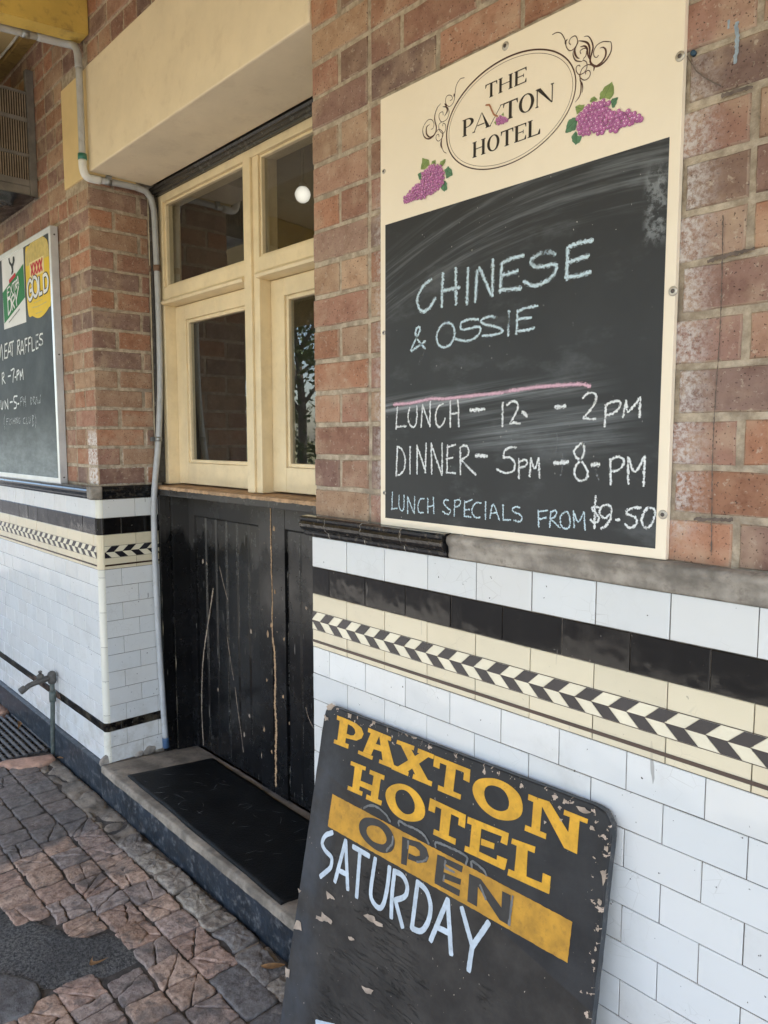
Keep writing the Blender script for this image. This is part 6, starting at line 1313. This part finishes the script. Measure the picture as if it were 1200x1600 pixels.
for j in range(ny):
    b.faces.new((top[0][j], top[0][j + 1], bot[0][j + 1], bot[0][j])); b.faces.new((top[nx][j], bot[nx][j], bot[nx][j + 1], top[nx][j + 1]))
mt = obj('rubber_mat', b, 'rubber_mat'); tag(mt, 'long scuffed black rubber mat lying on the concrete doorstep', 'mat')
b = BM(); r = random.Random(31); FM = lambda u, v, h: (u, v, sz(v) + .0082 + h + .0018 * noise.noise(Vector((u * 5, v * 7, 1))))
for i in range(46):
    u, v = r.uniform(-3.0, -1.95), r.uniform(-.0, .33); a = r.gauss(.9, .6); L = r.uniform(.02, .06)
    stroke(b, [(u, v), (u + L * .5 * math.cos(a), v + L * .5 * math.sin(a) + r.uniform(-.006, .006)), (u + L * math.cos(a), v + L * math.sin(a))], r.uniform(.0014, .003), FM, .0006, .5, .008, taper=True)
obj('scuff_mark', b, 'scuff_grey', mt)

gt = thing('drain_grate', (-4.27, -.14, 0), 'rusty iron drain grate set in the pavement by the tap pipe', 'drain grate')
b = BM(); X0, X1, Y0, Y1 = -4.60, -3.955, -.285, -.03
for k in range(9):
    y = Y0 + (Y1 - Y0) * k / 8; tube(b, [(X0, y, .006), ((X0 + X1) / 2, y, .007), (X1 + .012 * math.sin(k * 2.1), y, .006)], .0095, 8, .1)
obj('bar', b, 'grate_iron', gt)
b = BM()
for k in range(12):
    x = X0 + .02 + (X1 - X0 - .04) * k / 11; box(b, x - .005, x + .005, Y0, Y1, -.012, .002)
obj('cross_bar', b, 'grate_iron', gt)
b = BM(); quad(b, [(X0 - .02, Y0 - .02, -.011), (X1 + .02, Y0 - .02, -.011), (X1 + .02, Y1 + .01, -.011), (X0 - .02, Y1 + .01, -.011)]); obj('sump', b, 'pit_dark', gt)

tp = thing('garden_tap', (-3.875, -.04, 0), 'old green standpipe with a corroded spout against the white tiles', 'tap')
b = BM(); tube(b, [(-3.893, -.042, -.01), (-3.884, -.041, .15), (-3.872, -.040, .28), (-3.868, -.040, .395)], .0115, 14, .05)
lathe(b, [(.0165, -.02), (.0175, 0), (.0165, .035)], (-3.869, -.040, .30), (0, 0, 1), 14); obj('pipe', b, 'pipe_green', tp)
b = BM(); lathe(b, [(.017, -.03), (.021, -.02), (.021, .02), (.016, .028), (.006, .034)], (-3.868, -.040, .405), (0, 0, 1), 14)
tube(b, [(-3.868, -.05, .405), (-3.869, -.085, .402), (-3.87, -.115, .395), (-3.871, -.150, .386), (-3.872, -.170, .372)], lambda k: .016 if k < .55 else .0135, 12, .015)
lathe(b, [(.012, 0), (.017, .004), (.017, .02), (.010, .026)], (-3.869, -.095, .408), (0, 0, 1), 12); lathe(b, [(.015, -.014), (.0175, -.008), (.0175, .014), (.013, .018)], (-3.8725, -.178, .372), (0, -.8, -.45), 12)
obj('tap_body', b, 'brass_old', tp)
b = BM(); lathe(b, [(.006, .0), (.008, .010), (.011, .014), (.006, .019)], (-3.869, -.095, .432), (0, 0, 1), 10); obj('spindle', b, 'brass_old', tp)

b = BM(); stone(b, [(-3.94, -.295), (-3.80, -.235), (-3.775, -.13), (-3.80, -.06), (-3.865, -.055), (-3.905, -.15), (-3.95, -.25)], .012, (.44, .27, .20), random.Random(12), seg=.018, dome=.004, sh=.009)
tag(obj('edging_stone', b, 'stone_pink'), 'long pinkish sandstone edging beside the drain grate', 'paving stone')
b = BM(); stone(b, [(-3.955, -.375), (-3.90, -.395), (-3.865, -.355), (-3.87, -.312), (-3.925, -.306), (-3.955, -.33)], .012, (.46, .30, .21), random.Random(14), seg=.014, dome=.008, sh=.012)
tag(obj('edging_stone', b, 'stone_pink'), 'small rounded sandstone lump at the left edge of the picture by the grate', 'paving stone')
b = BM(); stone(b, [(-5.3, -.32), (-4.64, -.30), (-4.63, -.03), (-5.3, -.03)], .016, (.42, .26, .19), random.Random(15), seg=.03, dome=.004, sh=.012)
tag(obj('edging_stone', b, 'stone_pink'), 'flat red paving slab at the far end of the drain grate', 'paving stone')

def leaf_mesh(L, W, curl, seed):
    b = BM(); r = random.Random(seed); n = 9; rows = []
    for i in range(n + 1):
        t = i / n; wd = W * math.sin(math.pi * min(.98, t * .94 + .03)) ** .8; bend = curl * (t - .5) ** 2 * L * 2
        rows.append([b.verts.new((L * (t - .5), s * wd * .5 + bend, abs(s) * wd * .28 + .004 * math.sin(t * 3))) for s in (-1, 0, 1)])
    for q, s in zip(rows, rows[1:]):
        for k in (0, 1): b.faces.new((q[k], q[k + 1], s[k + 1], s[k])).smooth = True
    bmesh.ops.solidify(b, geom=list(b.faces), thickness=.0006); return b
LV = [(-2.192, -.498, .004, .055, .016, 1.3, .5, 'curled tan gum leaf lying on the asphalt patch'),
      (-1.806, -.107, .012, .075, .022, .3, .75, 'broad tan gum leaf by the doorstep beside the leaning sign'),
      (-2.76, -.63, .006, .06, .014, .5, 2.5, 'narrow brown leaf at the left edge of the asphalt patch'),
      (-4.37, -.06, .020, .10, .02, .2, 2.9, 'pale dry leaf lying across the drain grate'),
      (-3.78, -.05, .012, .05, .016, .4, .2, 'small dry leaf at the foot of the green tap pipe')]
for i, (x, y, z, L, W, curl, rz, lab) in enumerate(LV):
    o = obj('dry_leaf', leaf_mesh(L, W, curl, i), 'leaf_dry'); o.location = (x, y, z); o.rotation_euler = (.15, -.1, rz); tag(o, lab, 'leaf', 'dry leaves on the pavement')

# ------------------------------------------------------------------ across the street (seen only as reflections)
def gum_tree(x, y, hgt, seed, lab):
    t = thing('gum_tree', (x, y, -.16), lab, 'tree', 'gum trees across the road'); r = random.Random(seed)
    b = BM(); tips = []
    tube(b, [(x, y, -.2), (x + .1, y, hgt * .3), (x + r.uniform(-.3, .3), y, hgt * .62)], lambda k: .22 * (1 - .55 * k), 9, .6)
    for k in range(7):
        a = k * 2.4 + r.random(); z0 = hgt * r.uniform(.3, .6); L = hgt * r.uniform(.2, .34)
        e = (x + math.cos(a) * L, y + math.sin(a) * L, z0 + L * .9); tube(b, [(x, y, z0), (x + math.cos(a) * L * .5, y + math.sin(a) * L * .5, z0 + L * .6), e], lambda q: .09 * (1 - .75 * q), 7, .4); tips.append(e)
    obj('trunk', b, 'bark', t)
    b = BM()
    for e in tips + [(x, y, hgt * .8), (x + 1.2, y + .5, 1.4), (x - 1.3, y + .6, 1.8), (x + .2, y + .8, 2.6)]:
        for c in range(6):
            cx, cy, cz = e[0] + r.gauss(0, hgt * .08), e[1] + r.gauss(0, hgt * .08), e[2] + r.gauss(0, hgt * .07)
            for q in range(42):
                p = Vector((cx + r.gauss(0, .32), cy + r.gauss(0, .32), cz + r.gauss(0, .26))); d = Vector((r.gauss(0, 1), r.gauss(0, 1), r.gauss(-.6, 1))).normalized(); s = d.orthogonal().normalized() * .075; L = r.uniform(.22, .42)
                b.faces.new([b.verts.new(v) for v in (p, p + d * L * .5 + s, p + d * L, p + d * L * .5 - s)])
    obj('crown', b, 'gum_leaves', t)
for x, y, h, s, lab in ((-23.5, -15, 8.5, 1, 'gum tree across the road, mirrored in the window panes'), (-19.5, -16, 8, 2, 'gum tree across the road, mirrored in the window panes'), (-27.5, -17, 9, 3, 'gum tree across the road, mirrored in the window panes'), (-33, -16, 9, 4, 'gum tree across the road, mirrored in the window panes'), (-14, -19, 8.5, 5, 'gum tree across the road, mirrored in the window panes'), (-7, -18, 8, 6, 'gum tree across the road, mirrored in the window panes'), (-40, -20, 10, 7, 'gum tree across the road, mirrored in the window panes'), (-1.5, -20, 9, 8, 'gum tree across the road, mirrored in the window panes')):
    gum_tree(x, y, h, s, lab)
